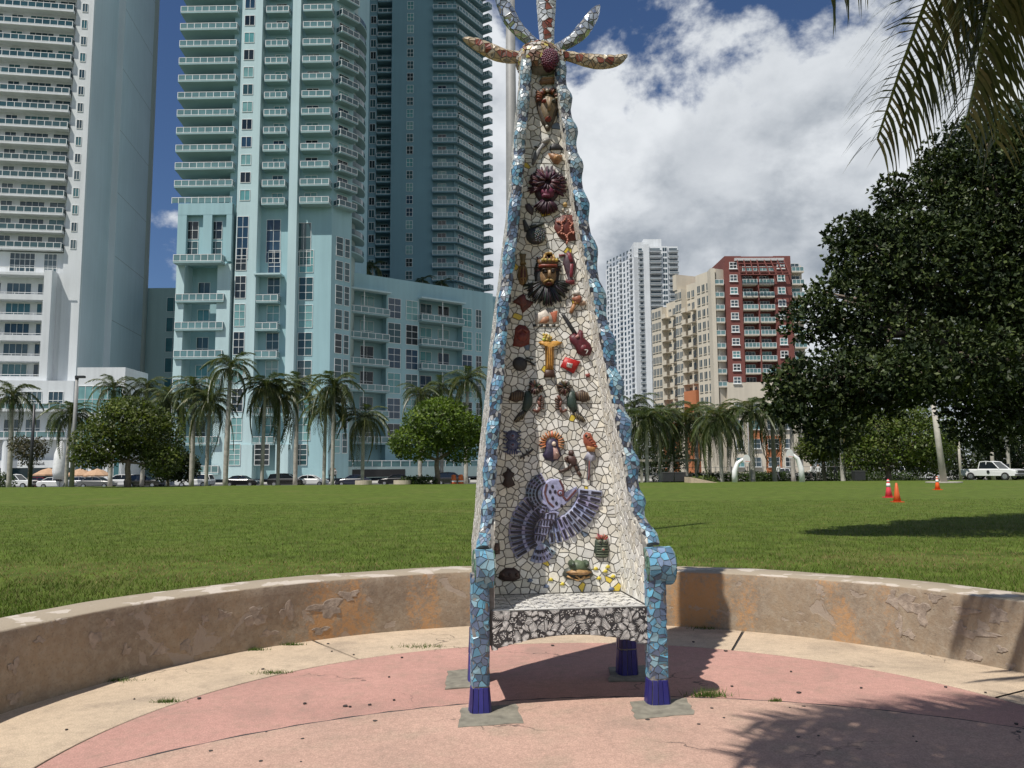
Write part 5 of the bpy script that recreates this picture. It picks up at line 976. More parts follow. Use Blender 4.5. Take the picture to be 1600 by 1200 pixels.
for k in range(13):
    z = zrow + (k - 3.4) * fh
    for us, o, top in (((-1.7, -3.6, -5.4, -7.2), 0, zcr), ((-9.6, -11.5, -13.2), -1.5, zcr - 1), ((-14.6, -16), .2, zcr - 2), ((-17.8, -19.6, -21.4), -1.5, zcr - 4), ((-24, -25.4, -26.8), 0, zcr - 5)):
        if z + 2.4 > top or z < 2: continue
        for u in us: FL.slab(ms, u - .5, u + .5, o, o + .05, z + .5, z + 2.2); FL.slab(mf, u - .6, u + .6, o, o + .16, z + .3, z + .48); FL.slab(mf, u - .05, u + .05, o + .05, o + .08, z + .5, z + 2.2)
    if 8 < z < zcr - 6:
        for u in (-10.6, -13.4, -18.8, -22): FL.slab(mf, u - .9, u + .9, -1.5, .3, z - .2, z); FL.slab(mf, u - .9, u + .9, .2, .28, z, z + .95)
tag(ms.obj('windows', GL['red'][2], B), kind='stuff'); tag(mf.obj('balconies_and_sills', CREAMB, B), kind='stuff')

# ---- white tower top behind the big tree
F = Face(1590, 120, -24); B = bld('apartment_tower', F, 'white building corner with sloped rail above the dark tree at right'); zt = F.px(1590, 118)[1]; 
wallpart(B, 'wall', WHITEB, lambda m: (F.slab(m, -2.2, 30, -20, 0, 0, zt), F.slab(m, -2.6, 30, 0, 1.2, zt - 4.6, zt - 4.2)))
for k in range(5): balcony(B, F, -4.6, 3, zt - 8.2 - k * 3.2, 2.4, 0, WHITEM, .3, 1.0, 1.1, WHITEB, gm=RAILGL); window(B, F, -1.5, 2, zt - 8.1 - k * 3.2, zt - 5.6 - k * 3.2, .02, 3, 1, 'blue')

# ---------------------------------------------------------------- palms and trees
def frond_mesh(name, L, n, ll, droop, curl, wid, cols, seed, split=0.0, seg=2):
    rr = np.random.default_rng(seed); v = []; f = []; c = []; t = np.linspace(0, 1, 16)
    x = L * t * (1 - .28 * droop * t ** 2); z = L * (curl * t - (curl + droop) * t ** 2.2 * .9)
    rp = np.c_[x, np.zeros(16), z]
    def at(s): return np.array([np.interp(s, t, rp[:, k]) for k in range(3)])
    for i in range(15):                                        # rachis
        a, b = rp[i], rp[i + 1]; w0, w1 = L * .011 * (1 - t[i]) + .008, L * .011 * (1 - t[i + 1]) + .008; k = len(v)
        v += [a + (0, -w0, 0), a + (0, w0, 0), b + (0, w1, 0), b + (0, -w1, 0)]; f.append((k, k + 1, k + 2, k + 3)); c.append(np.array((.16, .17, .06)))
    for s in np.linspace(.09, 1, n):
        p = at(s); tg = at(min(s + .03, 1)) - at(s - .03); tg /= np.linalg.norm(tg); le = ll * (math.sin(math.pi * min(1, .18 + .78 * s)) ** .7 + .12)
        for sg in (-1, 1):
            up = rr.normal(.0, .25); d = tg * rr.uniform(.35, .7) + V3(0, sg, 0) * rr.uniform(.75, 1.0) + V3(0, 0, 1) * (.15 + up * .5); d /= np.linalg.norm(d); l = le * rr.uniform(.85, 1.1); w = wid * rr.uniform(.8, 1.2)
            side = np.cross(d, V3(0, 0, 1)); side /= np.linalg.norm(side) + 1e-6; k = len(v); col = np.array(cols[rr.integers(len(cols))]) * rr.uniform(.75, 1.25)
            pts = []
            for q in range(seg + 1):
                u = q / seg; ctr = p + d * l * u * (1 - .15 * droop * u) + V3(0, 0, -1) * l * (.35 + .5 * droop) * u * u; ww = w * (1 - u ** 1.6) if q else w * .6
                pts.append((ctr - side * ww, ctr + side * ww))
            for q in range(seg):
                k = len(v); v += [pts[q][0], pts[q][1], pts[q + 1][1], pts[q + 1][0]]; f.append((k, k + 1, k + 2, k + 3)); c.append(col)
    return npmesh(name, np.array(v), np.array(f), PALM, np.array(c))
PG = [(.075, .10, .035), (.06, .085, .03), (.10, .12, .05), (.045, .065, .025)]
PGY = PG + [(.15, .16, .05), (.17, .15, .06)]
FM = [frond_mesh('frond', 4.2, 34, .95, d, cu, .075, PG, i) for i, (d, cu) in enumerate(((.2, .8), (.45, .75), (.75, .65), (1.15, .45), (1.7, .2)))]
FMY = [frond_mesh('frond', 4.2, 34, .9, d, cu, .075, PGY, 20 + i) for i, (d, cu) in enumerate(((.2, .8), (.45, .75), (.75, .65), (1.15, .45), (1.6, .2)))]
def trunk_mesh(H, r, seed):
    rr = random.Random(seed); mb = MB(); lean = rr.uniform(-.02, .02); n = 9
    mb.tube([(lean * H * (k / n) ** 2, 0, H * k / n - (0.1 if k == 0 else 0)) for k in range(n + 1)], [r * ip(k / n, [0, .08, .35, .6, 1], [1.25, 1.0, 1.08, 1.0, .72]) for k in range(n + 1)], 9); return mb, lean
def palm(px, D, ytop, label, kind='royal', r=.26, nf=17, sc=1.0, tilt=0.0):
    base = gnd(px, 760); b = atD(px, 755, D); base = V3(b[0], D, -.03 if D < 84 else GZ); zt = atD(px, ytop, D)[2]; L = 4.2 * sc; H = max(2.0, zt - base[2] - .62 * L * (.75 if kind == 'royal' else .6) - (1.2 if kind == 'royal' else 0))
    R = root('palm_tree', base, label, 'palm tree', 'palms along the street'); rr = random.Random(px * 7 + D); mb, lean = trunk_mesh(H, r, px)
    link('trunk', mb.mesh('trunk', PALMTRUNK, True), R); ht = H
    if kind == 'royal':
        mb = MB(); mb.tube([(lean * H, 0, H - .02), (lean * H, 0, H + .5), (lean * H, 0, H + 1.4)], [r * .8, r * .72, r * .35], 8); link('crownshaft', mb.mesh('crownshaft', SHAFT, True), R); ht = H + 1.3
    for i in range(nf):
        t = (i + .5) / nf; ms = FM if rr.random() < .7 else FMY; j = min(4, max(0, int(t * 5 + rr.uniform(-.6, .6))))
        o = link('frond', ms[j], R, (lean * H, 0, ht - .15 * t), i * 2.39996 + rr.uniform(-.25, .25), sc * rr.uniform(.85, 1.1)); o.rotation_euler = (rr.uniform(-.12, .12), (-.55 + .75 * t) * (1 if kind == 'royal' else 1.1) + rr.uniform(-.1, .1), o.rotation_euler[2])
    return R
PL = [(14, 96, 600, 'royal', 'palm at the left edge in front of the white tower podium'), (103, 90, 632, 'c', 'palm with pale trunk right of the grey lamp post'), (172, 104, 590, 'royal', 'palm rising above the left round tree, left of its centre'), (222, 106, 590, 'royal', 'palm rising above the right half of the left round tree'), (262, 100, 612, 'c', 'bushy palm directly right of the left round tree'),
      (299, 94, 588, 'royal', 'palm with thick grey trunk beside two white cars'), (322, 92, 612, 'c', 'shorter palm between two taller trunks under the teal tower'), (352, 90, 556, 'royal', 'tallest palm standing before the teal tower'), (409, 92, 590, 'c', 'full drooping palm before the teal tower, first of a pair'), (434, 94, 600, 'c', 'full drooping palm before the teal tower, second of a pair'), (461, 104, 586, 'royal', 'palm behind the drooping pair at the loft block corner'),
      (506, 92, 620, 'c', 'low bushy palm left of the slender one before the lofts'), (519, 90, 588, 'c', 'palm with yellowish fronds before the loft block'), (566, 92, 640, 'c', 'small palm with slim trunk before the loft balconies'), (656, 106, 600, 'royal', 'palm rising behind the right round tree, left side'), (728, 104, 578, 'royal', 'palm rising behind the right round tree, beside the throne'), (690, 110, 592, 'royal', 'palm crown between two others above the right round tree'),
      (992, 100, 618, 'royal', 'palm peeking out right beside the throne'), (1012, 92, 642, 'c', 'dense low palm nearest the throne on the right'), (1032, 96, 640, 'c', 'dense low palm second from the throne on the right'), (1050, 108, 632, 'royal', 'slim palm behind the dense pair on the right'), (1074, 98, 645, 'c', 'palm before the orange building base'), (1090, 112, 628, 'royal', 'back row palm before the cream side wall'), (1128, 90, 640, 'c', 'broad palm left of the left hoop, drooping'), (1110, 104, 655, 'c', 'short palm filling between broad ones'), (1140, 110, 632, 'royal', 'back row palm behind the left hoop'), (1177, 94, 622, 'royal', 'tall palm between the two hoops, left'), (1211, 96, 624, 'royal', 'thick palm just left of the right hoop'), (1240, 104, 618, 'royal', 'palm partly behind the big dark tree'),
      (1318, 88, 640, 'royal', 'palm with white trunk under the big dark tree'), (1578, 98, 608, 'c', 'bright palm at the right edge behind the truck')]
for px, D, yt, kd, lb in PL: palm(px, D, yt, lb, kd, .27 if kd == 'royal' else .2, 24 if kd == 'royal' else 30, (.82 if kd == 'royal' else .86) * (.9 + .2 * ((px * 7) % 10) / 10))
def roof_palm(px, py, D, lb):
    p = atD(px, py, D); R = root('palm_tree', p, lb, 'palm tree', 'palms on the loft roof'); mb = MB(); mb.tube([(0, 0, -3), (0, 0, 2)], .16, 7); link('trunk', mb.mesh('trunk', PALMTRUNK), R)
    for i in range(14): o = link('frond', FM[i % 5], R, (0, 0, 2), i * 2.4, .8); o.rotation_euler = (0, -.4 + .05 * i, i * 2.4)
for px, py, D, lb in ((566, 432, 178, 'rooftop palm at the foot of the shaded tower, left'), (582, 430, 182, 'rooftop palm close behind another at the shaded tower'), (660, 452, 186, 'rooftop palm peeking over the loft parapet, left of two'), (690, 456, 190, 'rooftop palm peeking over the loft parapet, right of two')): roof_palm(px, py, D, lb)
def leaves(lobes, n, size, cols, seed, shell=.45, flat=.6, asp=.55, rosette=0, mat=None, name='crown'):
    rr = np.random.default_rng(seed); vol = np.array([l[1] * l[2] * l[3] for l in lobes]) ** .75; ks = rr.choice(len(lobes), n, p=vol / vol.sum())
    Lc = np.array([l[0] for l in lobes])[ks]; Lr = np.array([l[1:4] for l in lobes])[ks]; d = rr.normal(0, 1, (n, 3)); d /= np.linalg.norm(d, axis=1)[:, None]
    # bumpy clumps: push along a few random clump axes
    cl = rr.normal(0, 1, (60, 3)); cl /= np.linalg.norm(cl, axis=1)[:, None]; cm = (d @ cl.T); near_ = cm.max(1); bump = np.clip((near_ - .86) * 5, -.5, .6)
    rad_ = (shell + (1 - shell) * rr.random(n) ** .5) * (1 + .34 * bump) ; P = Lc + d * Lr * rad_[:, None]
    if rosette:
        m_ = n * rosette; P = np.repeat(P, rosette, 0); out_ = np.repeat(d, rosette, 0); b = rr.normal(0, 1, (m_, 3)); b /= np.linalg.norm(b, axis=1)[:, None]; axis = out_ * .55 + b * .75 + np.array([0, 0, .18])
    else:
        m_ = n; out_ = d; b = rr.normal(0, 1, (n, 3)); axis = b
    axis = axis / np.linalg.norm(axis, axis=1)[:, None]; nrm = out_ * .5 + np.array([0, 0, .6]) + rr.normal(0, .45, (m_, 3)); sd = np.cross(axis, nrm); sd /= np.linalg.norm(sd, axis=1)[:, None] + 1e-6
    s = size * rr.uniform(.6, 1.25, m_)[:, None]; v = np.empty((m_, 4, 3)); v[:, 0] = P; v[:, 1] = P + axis * s * .5 + sd * s * asp * .5; v[:, 2] = P + axis * s; v[:, 3] = P + axis * s * .5 - sd * s * asp * .5
    q = P / (np.mean(Lr) * .35); hue = np.sin(q[:, 0] * 1.7 + 3 * np.sin(q[:, 2] * 1.3)) * np.sin(q[:, 1] * 1.9 + 2 * np.sin(q[:, 0])) + .6 * np.sin(q[:, 2] * 2.3 + q[:, 0])
    cc = np.array(cols)[rr.integers(0, len(cols), m_)] * rr.uniform(.65, 1.3, (m_, 1)) * (1 + .28 * hue[:, None] * np.array([1.15, 1.0, .6]))
    return npmesh(name, v.reshape(-1, 3), np.arange(m_ * 4).reshape(-1, 4), mat or LEAF, cc)
def lob(px, py, D, rx, ry, rz=None):
    p = atD(px, py, D); k = D / FPX; return (p, rx * k, (rz or rx) * k, ry * k)
def tree(base, lobes, n, size, cols, seed, label, limbs, r=.3, mat=None, rosette=0, shell=.45, group='round shade trees'):
    R = root('shade_tree', base, label, 'tree', group); o = link('crown', leaves(lobes, n, size, cols, seed, shell, rosette=rosette, mat=mat), R); o.location = [-float(x) for x in base]
    mb = MB(); base = np.array(base, float); fork = base + limbs
    mb.tube([base - (0, 0, .2), base + limbs * .35 + (.05, 0, 0), base + limbs * .7 - (.06, 0, 0), fork], [r * 1.3, r, r * .9, r * .85], 9)
    for c, rx, ry, rz in lobes:
        mid = fork * .5 + c * .5 - (0, 0, rz * .25); mb.tube([fork - limbs * .06, mid, c], [r * .5, r * .28, r * .08], 6)
        for q in range(3):
            a = random.uniform(0, 6.28); e = c + V3(rx * .5 * math.cos(a), ry * .5 * math.sin(a), rz * random.uniform(0, .4)); mb.tube([mid, (mid + e) / 2 + V3(0, 0, .15), e], [r * .28, r * .18, r * .05], 5)
    t = mb.obj('trunk', BARK, R, True); return R
OLIVE = [(.085, .115, .022), (.07, .095, .02), (.11, .13, .03), (.055, .08, .018)]
tree(gnd(199, 761), [lob(205, 665, 80, 52, 38), lob(165, 690, 79, 42, 34), lob(240, 685, 81, 40, 40), lob(200, 640, 81, 34, 18), lob(140, 712, 78, 24, 18), lob(255, 720, 80, 26, 22)], 15000, .36, OLIVE, 1, 'dark olive round tree at left before the white tower', V3(0, 0, 2.6), .28)
BRIGHT = [(.10, .155, .022), (.085, .135, .02), (.13, .18, .03), (.07, .11, .018)]
tree(V3(*atD(683, 750, 84)[:2], 0), [lob(685, 662, 84, 48, 34), lob(650, 690, 83, 36, 26), lob(718, 685, 85, 34, 34), lob(690, 640, 85, 34, 16), lob(625, 695, 83, 16, 14), lob(735, 670, 85, 18, 24)], 15000, .36, BRIGHT, 2, 'bright green round tree left beside the throne', V3(0, 0, 2.6), .28)
tree(V3(*atD(1388, 750, 86)[:2], -.25), [lob(1395, 690, 86, 60, 40), lob(1365, 670, 87, 42, 30), lob(1440, 680, 85, 46, 44), lob(1345, 715, 86, 26, 22), lob(1450, 720, 86, 30, 22), lob(1400, 650, 88, 40, 24)], 16000, .36, OLIVE + BRIGHT[:1], 3, 'yellowish green spreading tree under the big dark tree', V3(0, 0, 2.2), .3)
tree(V3(*atD(1288, 750, 92)[:2], GZ), [lob(1292, 688, 92, 34, 28), lob(1270, 700, 92, 24, 20), lob(1318, 690, 93, 24, 24)], 8000, .34, OLIVE, 4, 'small light tree beside the right hoop', V3(0, 0, 2.8), .18)
tree(V3(*atD(45, 750, 88)[:2], -.4), [lob(45, 705, 88, 20, 22), lob(30, 695, 88, 14, 14), lob(58, 700, 89, 14, 16)], 1700, .3, [(.06, .06, .035), (.08, .07, .04)], 5, 'thin half bare tree by the restaurant terrace', V3(0, 0, 2.4), .12, shell=.2)
tree(V3(*atD(262, 750, 96)[:2], GZ), [lob(265, 722, 96, 26, 26), lob(290, 730, 97, 20, 20)], 5000, .34, [(.03, .045, .02), (.04, .055, .02)], 6, 'dark shrub-like tree between pale palm trunks', V3(0, 0, 1.6), .16)
# dark background trees on the right side of the park
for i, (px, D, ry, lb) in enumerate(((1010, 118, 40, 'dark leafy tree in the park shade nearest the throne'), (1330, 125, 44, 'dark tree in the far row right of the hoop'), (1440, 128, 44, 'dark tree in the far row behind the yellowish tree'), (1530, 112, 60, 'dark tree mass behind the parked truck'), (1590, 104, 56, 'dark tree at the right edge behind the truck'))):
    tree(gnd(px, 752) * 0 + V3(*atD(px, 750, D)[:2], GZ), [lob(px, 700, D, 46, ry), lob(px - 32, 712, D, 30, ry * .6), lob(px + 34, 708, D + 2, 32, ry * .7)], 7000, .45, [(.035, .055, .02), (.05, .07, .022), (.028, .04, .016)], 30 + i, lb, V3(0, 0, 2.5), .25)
# the big dark tree on the right, about nineteen metres away
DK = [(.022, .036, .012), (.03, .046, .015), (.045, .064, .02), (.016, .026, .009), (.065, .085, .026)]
BT = [lob(1500, 430, 20, 110, 110), lob(1590, 330, 20, 110, 140), lob(1420, 420, 19.5, 90, 80), lob(1360, 400, 19.5, 62, 60), lob(1320, 470, 19, 58, 42), lob(1270, 500, 19, 46, 32), lob(1440, 340, 20.5, 70, 50), lob(1530, 250, 21, 80, 60), lob(1310, 590, 18.5, 84, 40), lob(1240, 600, 18.5, 42, 30), lob(1270, 640, 18.3, 50, 34), lob(1400, 590, 18, 90, 40), lob(1490, 570, 18, 90, 60), lob(1580, 540, 19, 90, 110), lob(1540, 640, 20, 60, 60), lob(1350, 630, 18.6, 60, 26), lob(1680, 400, 20, 120, 160), lob(1680, 560, 20, 110, 100), lob(1330, 365, 20, 40, 26), lob(1650, 220, 21, 90, 70), lob(1300, 655, 18.2, 46, 40), lob(1235, 632, 18.3, 34, 26), lob(1395, 300, 20.6, 34, 24), lob(1470, 270, 20.8, 44, 30), lob(1390, 520, 19, 64, 40), lob(1330, 530, 18.8, 40, 26)]
bb = V3(*atD(1665, 740, 19.6)[:2], 0)
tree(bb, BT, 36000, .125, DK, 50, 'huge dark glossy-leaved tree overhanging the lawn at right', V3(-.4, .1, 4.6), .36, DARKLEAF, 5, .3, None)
# palm standing out of frame at the right whose fronds hang into the picture and shade the plaza
pb = V3(3.45, 2.2, 0); R = root('palm_tree', pb, 'near palm whose long fronds hang in at the top right corner', 'palm tree'); mb = MB(); mb.tube([(.25, -.2, 0), (.12, -.1, 2), (0, 0, 5.7)], [.24, .19, .15], 12); link('trunk', mb.mesh('trunk', PALMTRUNK, True), R)
NG = [(.11, .125, .05), (.085, .10, .04), (.14, .14, .06), (.06, .075, .03), (.19, .17, .08)]
NM = [frond_mesh('frond', 3.3, 130, .66, d, cu, .015, NG, 60 + i, seg=4) for i, (d, cu) in enumerate(((.15, .3), (.35, .3), (.6, .25), (.85, .2)))]
for az, m_, ey, s in ((110, 3, -.12, 1.0), (101, 3, -.14, 1.0), (105, 2, -.12, 1.0), (107, 2, -.2, 1.0), (103, 1, -.12, .95), (96, 2, -.15, .9), (99, 3, -.05, .95), (111, 1, -.3, .8), (104, 3, -.08, 1.0), (106, 3, -.05, .9), (98, 3, -.1, .95), (166, 1, -.15, 1.15), (170, 0, -.1, 1.3), (174, 1, -.12, 1.3), (178, 0, -.05, 1.35), (182, 1, -.1, 1.3), (186, 0, -.15, 1.3), (191, 1, -.05, 1.25), (198, 1, .05, 1.1), (205, 0, 0, 1.1), (88, 1, -.1, .9), (72, 2, .1, 1.0), (215, 0, 0, 1.0), (240, 1, 0, 1), (275, 1, 0, 1), (310, 0, 0, 1), (345, 1, 0, 1), (20, 1, 0, 1), (45, 2, 0, 1)):
    o = link('frond', NM[m_], R, (0, 0, 5.75), rad(az), s); o.rotation_euler = (((az * 37) % 11 - 5) * .06, ey, rad(az))

# ---------------------------------------------------------------- vehicles
RUB = pm('rubber', (.02, .02, .021), .85); RIM = pm('alloy', (.5, .5, .52), .35, metal=.8); CGL = pm('car_glass', (.012, .016, .02), .05, spec=.8); HL = pm('lamp_lens', (.7, .7, .68), .15); TLM = pm('tail_lens', (.3, .01, .01), .25)
CP = {'white': pm('white_paint', (.75, .76, .76), .25, .04, coat=.5), 'silver': pm('silver_paint', (.42, .43, .45), .25, .04, metal=.4, coat=.5), 'black': pm('black_paint', (.012, .012, .014), .2, .04, coat=.6), 'navy': pm('navy_paint', (.02, .025, .05), .22, .04, coat=.6), 'maroon': pm('maroon_paint', (.18, .02, .03), .25, .04, coat=.5), 'grey': pm('grey_paint', (.13, .135, .14), .25, .04, coat=.5)}
def car_meshes(kind):
    k = ('car', kind)
    if k in MCACHE: return MCACHE[k]
    if kind == 'sedan': body = [(-2.3, .35), (-2.35, .7), (-2.2, .98), (-1.55, 1.04), (1.0, 1.0), (1.9, .9), (2.25, .72), (2.3, .4), (2.1, .25), (-2.1, .25)]; roof = [(-1.75, 1.0), (-1.05, 1.42), (-.3, 1.5), (.35, 1.44), (1.15, .98)]; W_ = .9; wx = 1.38; wr = .33
    elif kind == 'suv': body = [(-2.35, .45), (-2.4, .9), (-2.3, 1.1), (1.1, 1.1), (2.0, 1.05), (2.35, .85), (2.4, .45), (2.2, .3), (-2.2, .3)]; roof = [(-2.25, 1.08), (-2.0, 1.66), (-.5, 1.76), (.3, 1.7), (1.2, 1.08)]; W_ = .96; wx = 1.42; wr = .37
    elif kind == 'van': body = [(-2.7, .45), (-2.75, 1.1), (-2.7, 1.25), (1.6, 1.2), (2.5, 1.05), (2.7, .8), (2.7, .4), (2.5, .3), (-2.6, .3)]; roof = [(-2.7, 1.22), (-2.62, 2.0), (-1, 2.08), (.9, 2.03), (1.8, 1.18)]; W_ = 1.0; wx = 1.75; wr = .36
    else: body = [(-2.8, .55), (-2.82, 1.12), (-1.02, 1.12), (-1.0, 1.16), (1.0, 1.16), (2.3, 1.14), (2.75, 1.05), (2.85, .6), (2.7, .42), (-2.7, .42)]; roof = [(-.95, 1.14), (-.85, 1.85), (-.2, 1.92), (.45, 1.86), (1.2, 1.14)]; W_ = 1.0; wx = 1.75; wr = .4
    mb = MB(); n = len(body)
    def wd(z, x): return W_ * (1 - .05 * max(0, abs(x) - 1.6)) * (1 - .06 * max(0, z - .8)) - (.03 if z < .4 else 0)
    vs = []
    for s in (-1, 1): vs += [(x, s * (wd(z, x) - .05), z + .0) for x, z in body] + [(x * .985, s * wd(z, x), .62 + (z - .62) * .8) for x, z in body]
    A, Bq, Cq, Dq = 0, n, 2 * n, 3 * n; fs = []
    for i in range(n):
        j = (i + 1) % n; fs += [(A + i, A + j, Cq + j, Cq + i), (A + j, A + i, Bq + i, Bq + j), (Cq + i, Cq + j, Dq + j, Dq + i)]
    fs += [tuple(range(n, 2 * n)), tuple(range(3 * n, 4 * n))[::-1]]; mb.add(vs, fs); 
    # roof skin, then glass just inside
    m = len(roof); tv = []
    for s in (-1, 1): tv += [(x, s * (W_ - .06 - .28 * (z - roof[0][1])), z) for x, z in roof]
    mb.add(tv, [(i, i + 1, m + i + 1, m + i) for i in range(1, m - 2)] + [(0, 1, m + 1, m)] * (1 if kind in ('truck',) else 0))
    for s in (0, m):
        for i in (0, 1, m - 2, m - 1): mb.tube([tv[s + i], tv[s + min(max(i + (1 if i < m // 2 else -1), 0), m - 1)]], .045, 5)
        mb.tube([((tv[s + 2][0]), tv[s + 2][1], tv[s + 2][2]), (tv[s + 2][0], tv[s + 2][1] * 1.1, roof[0][1])], .05, 5)
    if kind == 'truck': mb.box(-2.7, -1.05, -.85, .85, 1.1, 1.125, 0)
    bm = mb.mesh('body', [CP['white']], False); mb = MB(); gv = [(x * .985, y * .985, z - .03) for x, y, z in tv]
    mb.add(gv, [(i, i + 1, m + i + 1, m + i) for i in range(m - 1)] + [tuple(range(m)), tuple(range(m, 2 * m))[::-1]]); gm = mb.mesh('windows', CGL)
    mb = MB(); mb.lathe([(wr * .55, -.11), (wr * .93, -.12), (wr, -.08), (wr, .08), (wr * .93, .12), (wr * .55, .11)], 18); ty = mb.mesh('wheel', RUB); mb = MB(); mb.lathe([(wr * .6, -.125), (wr * .6, .125)], 14); ri = mb.mesh('rim', RIM)
    mb = MB(); mb.box(-.05, .04, -.17, .17, -.07, .07); MCACHE[k] = (bm, gm, ty, ri, mb.mesh('headlight', HL), wx, wr, W_, body); return MCACHE[k]
PAINTED_BODY = {}
def car(kind, paint, loc, rz, label, group='vehicles on the street'):
    bm, gm, ty, ri, hl, wx, wr, W_, body = car_meshes(kind); k = (kind, paint)
    if k not in PAINTED_BODY: q = bm.copy(); q.materials.clear(); q.materials.append(CP[paint]); PAINTED_BODY[k] = q
    R = root('pickup_truck' if kind == 'truck' else 'car' if kind != 'van' else 'van', loc, label, {'truck': 'pickup truck', 'van': 'van'}.get(kind, 'car'), group, rz); link('body', PAINTED_BODY[k], R); link('windows', gm, R)
    for sx in (-1, 1):
        for sy in (-1, 1): w = link('wheel', ty, R, (sx * wx, sy * (W_ - .1), wr)); w.rotation_euler = (math.pi / 2, 0, 0); link('rim', ri, w)
    zf_ = .72 if kind == 'sedan' else .9
    for sy in (-1, 1): link('headlight', hl, R, (2.24 if kind == 'sedan' else 2.36 if kind == 'suv' else 2.68 if kind == 'van' else 2.8, sy * (W_ - .24), zf_))
    if kind == 'truck':
        mb = MB(); mb.box(2.78, 2.86, -.6, .6, .72, 1.0); link('grille', mb.mesh('grille', BLACKM), R); mb = MB(); mb.box(2.72, 2.95, -.95, .95, .45, .66); link('bumper', mb.mesh('bumper', pm('grey_bumper', (.12, .12, .12), .5)), R)
    return R
CL = [(22, 'truck', 'white', 0, 'white pickup at the far left kerb'), (66, 'sedan', 'maroon', 0, 'dark red car beside the black lamp post'), (90, 'sedan', 'white', .1, 'white car behind the thin bare tree'), (124, 'sedan', 'silver', math.pi, 'silver car right of the grey lamp post'), (152, 'sedan', 'grey', 0, 'grey car under the orange parasols'), (188, 'suv', 'white', math.pi, 'white tall car left of the round tree trunk'), (226, 'suv', 'black', 0, 'black tall car right of the round tree trunk'), (270, 'sedan', 'white', math.pi, 'white sedan, left one of a touching pair'), (305, 'suv', 'white', math.pi, 'white tall car, right one of a touching pair'), (378, 'sedan', 'black', 0, 'black sedan before the teal tower base'), (448, 'suv', 'black', 0, 'black tall car before the teal tower\'s right end'), (486, 'sedan', 'white', 0, 'white sedan at the loft block corner'), (552, 'sedan', 'navy', math.pi, 'dark blue car left of the round planters'), (618, 'sedan', 'black', math.pi, 'black car behind the round planters'), (706, 'suv', 'black', 0, 'dark car under the bright round tree')]
for i, (px, kd, pt, rz, lb) in enumerate(CL):
    D = 107 if i % 2 == 0 else 110.5; p = atD(px, 755, D); car(kd, pt, (p[0], D, GZ - .035), rz, lb)
p = atD(1222, 748, 118); car('truck', 'white', (p[0], 118, GZ - .035), math.pi, 'white pickup behind the right basketball hoop')
p = atD(1438, 748, 120); car('van', 'white', (p[0], 120, GZ - .035), 0, 'white passenger van under the spreading tree'); p = atD(1412, 748, 124); car('sedan', 'white', (p[0], 124, GZ - .035), math.pi, 'white car just left of the passenger van')
p = atD(1552, 753, 83.5); T = car('truck', 'white', (p[0], 83.5, -.02), rad(-60), 'white pickup with open door parked on the lawn edge at right')
mb = MB(); mb.box(-.02, .02, -.5, .5, -.35, .35); d = link('door', mb.mesh('door', CP['white']), T, (.55, 1.45, .85)); d.rotation_euler = (0, 0, -.5); mb = MB(); mb.box(-.02, .02, -.42, .42, .37, .8); link('door_window', mb.mesh('door_window', CGL), d); mb = MB(); mb.lathe([(.16, 0), (.16, .012)], 14); e = link('door_emblem', mb.mesh('door_emblem', BLACKM), T, (.1, -1.0, .85)); e.rotation_euler = (math.pi / 2, 0, 0)

# ---------------------------------------------------------------- street furniture
def lamp(px, D, ytop, label, col, r=.11, head=None, lean=0.0, cat='lamp post', base=False):
    b = atD(px, 755, D); zt = atD(px, ytop, D)[2]; R = root('lamp_post', (b[0], D, 0), label, cat, None); mb = MB(); mb.tube([(0, 0, -.1 if D < 84 else GZ), (lean * .5, 0, zt * .5), (lean, 0, zt)], [r * 1.15, r, r * .75], 12); link('pole', mb.mesh('pole', col, True), R)
    if head: mb = MB(); mb.box(lean - .1, lean + head, -.22, .22, zt - .05, zt + .18); mb.tube([(lean, 0, zt - .2), (lean, 0, zt + .05)], r * .9, 8); link('lamp_head', mb.mesh('lamp_head', BLACKM), R)
    if base: mb = MB(); mb.lathe([(1.5, 0), (1.5, .08)], 20); link('base_slab', mb.mesh('base_slab', CONC), R)
    return R
lamp(112, 82, 590, 'grey lamp post with dark head near the left edge', STEEL, .2, .8)
lamp(47, 84, 632, 'black lamp post near the left edge', BLACKM, .16)
lamp(1475, 72, 622, 'slightly leaning concrete pole on a slab right of the cones', CONC, .26, lean=-.55, base=True)
lamp(803, 17.2, -160, 'tall grey light pole rising directly behind the throne', STEEL, .125)
lamp(1553, 92, 680, 'pale concrete post left of the bright palm', CONC, .2); lamp(1502, 96, 690, 'slim concrete post right of the leaning pole', CONC, .16); lamp(1172, 84, 660, 'slim grey pole between the hoops', STEEL, .08)
def cone(px, py, h, col, label, band=True):
    p = gnd(px, py); s = h / .75; R = root('traffic_cone', (p[0], p[1], -.02), label, 'traffic cone', 'cones on the lawn'); m_ = pm('cone_' + str(px), col, .5, .1); mb = MB(); mb.box(-.19 * s, .19 * s, -.19 * s, .19 * s, 0, .035 * s); link('base', mb.mesh('base', m_), R)
    mb = MB(); mb.lathe([(.15 * s, .036 * s), (.10 * s, .3 * s), (.04 * s, .74 * s), (.028 * s, .75 * s)], 16); c = link('cone_body', mb.mesh('cone_body', m_, True), R)
    if band: mb = MB(); mb.lathe([(.088 * s, .44 * s), (.069 * s, .58 * s)], 16, (0, 0, 0)); link('reflective_band', mb.mesh('reflective_band', WHITEM, True), c); mb = MB(); mb.lathe([(.059 * s, .65 * s), (.052 * s, .7 * s)], 16); link('reflective_band', mb.mesh('reflective_band', WHITEM, True), c)
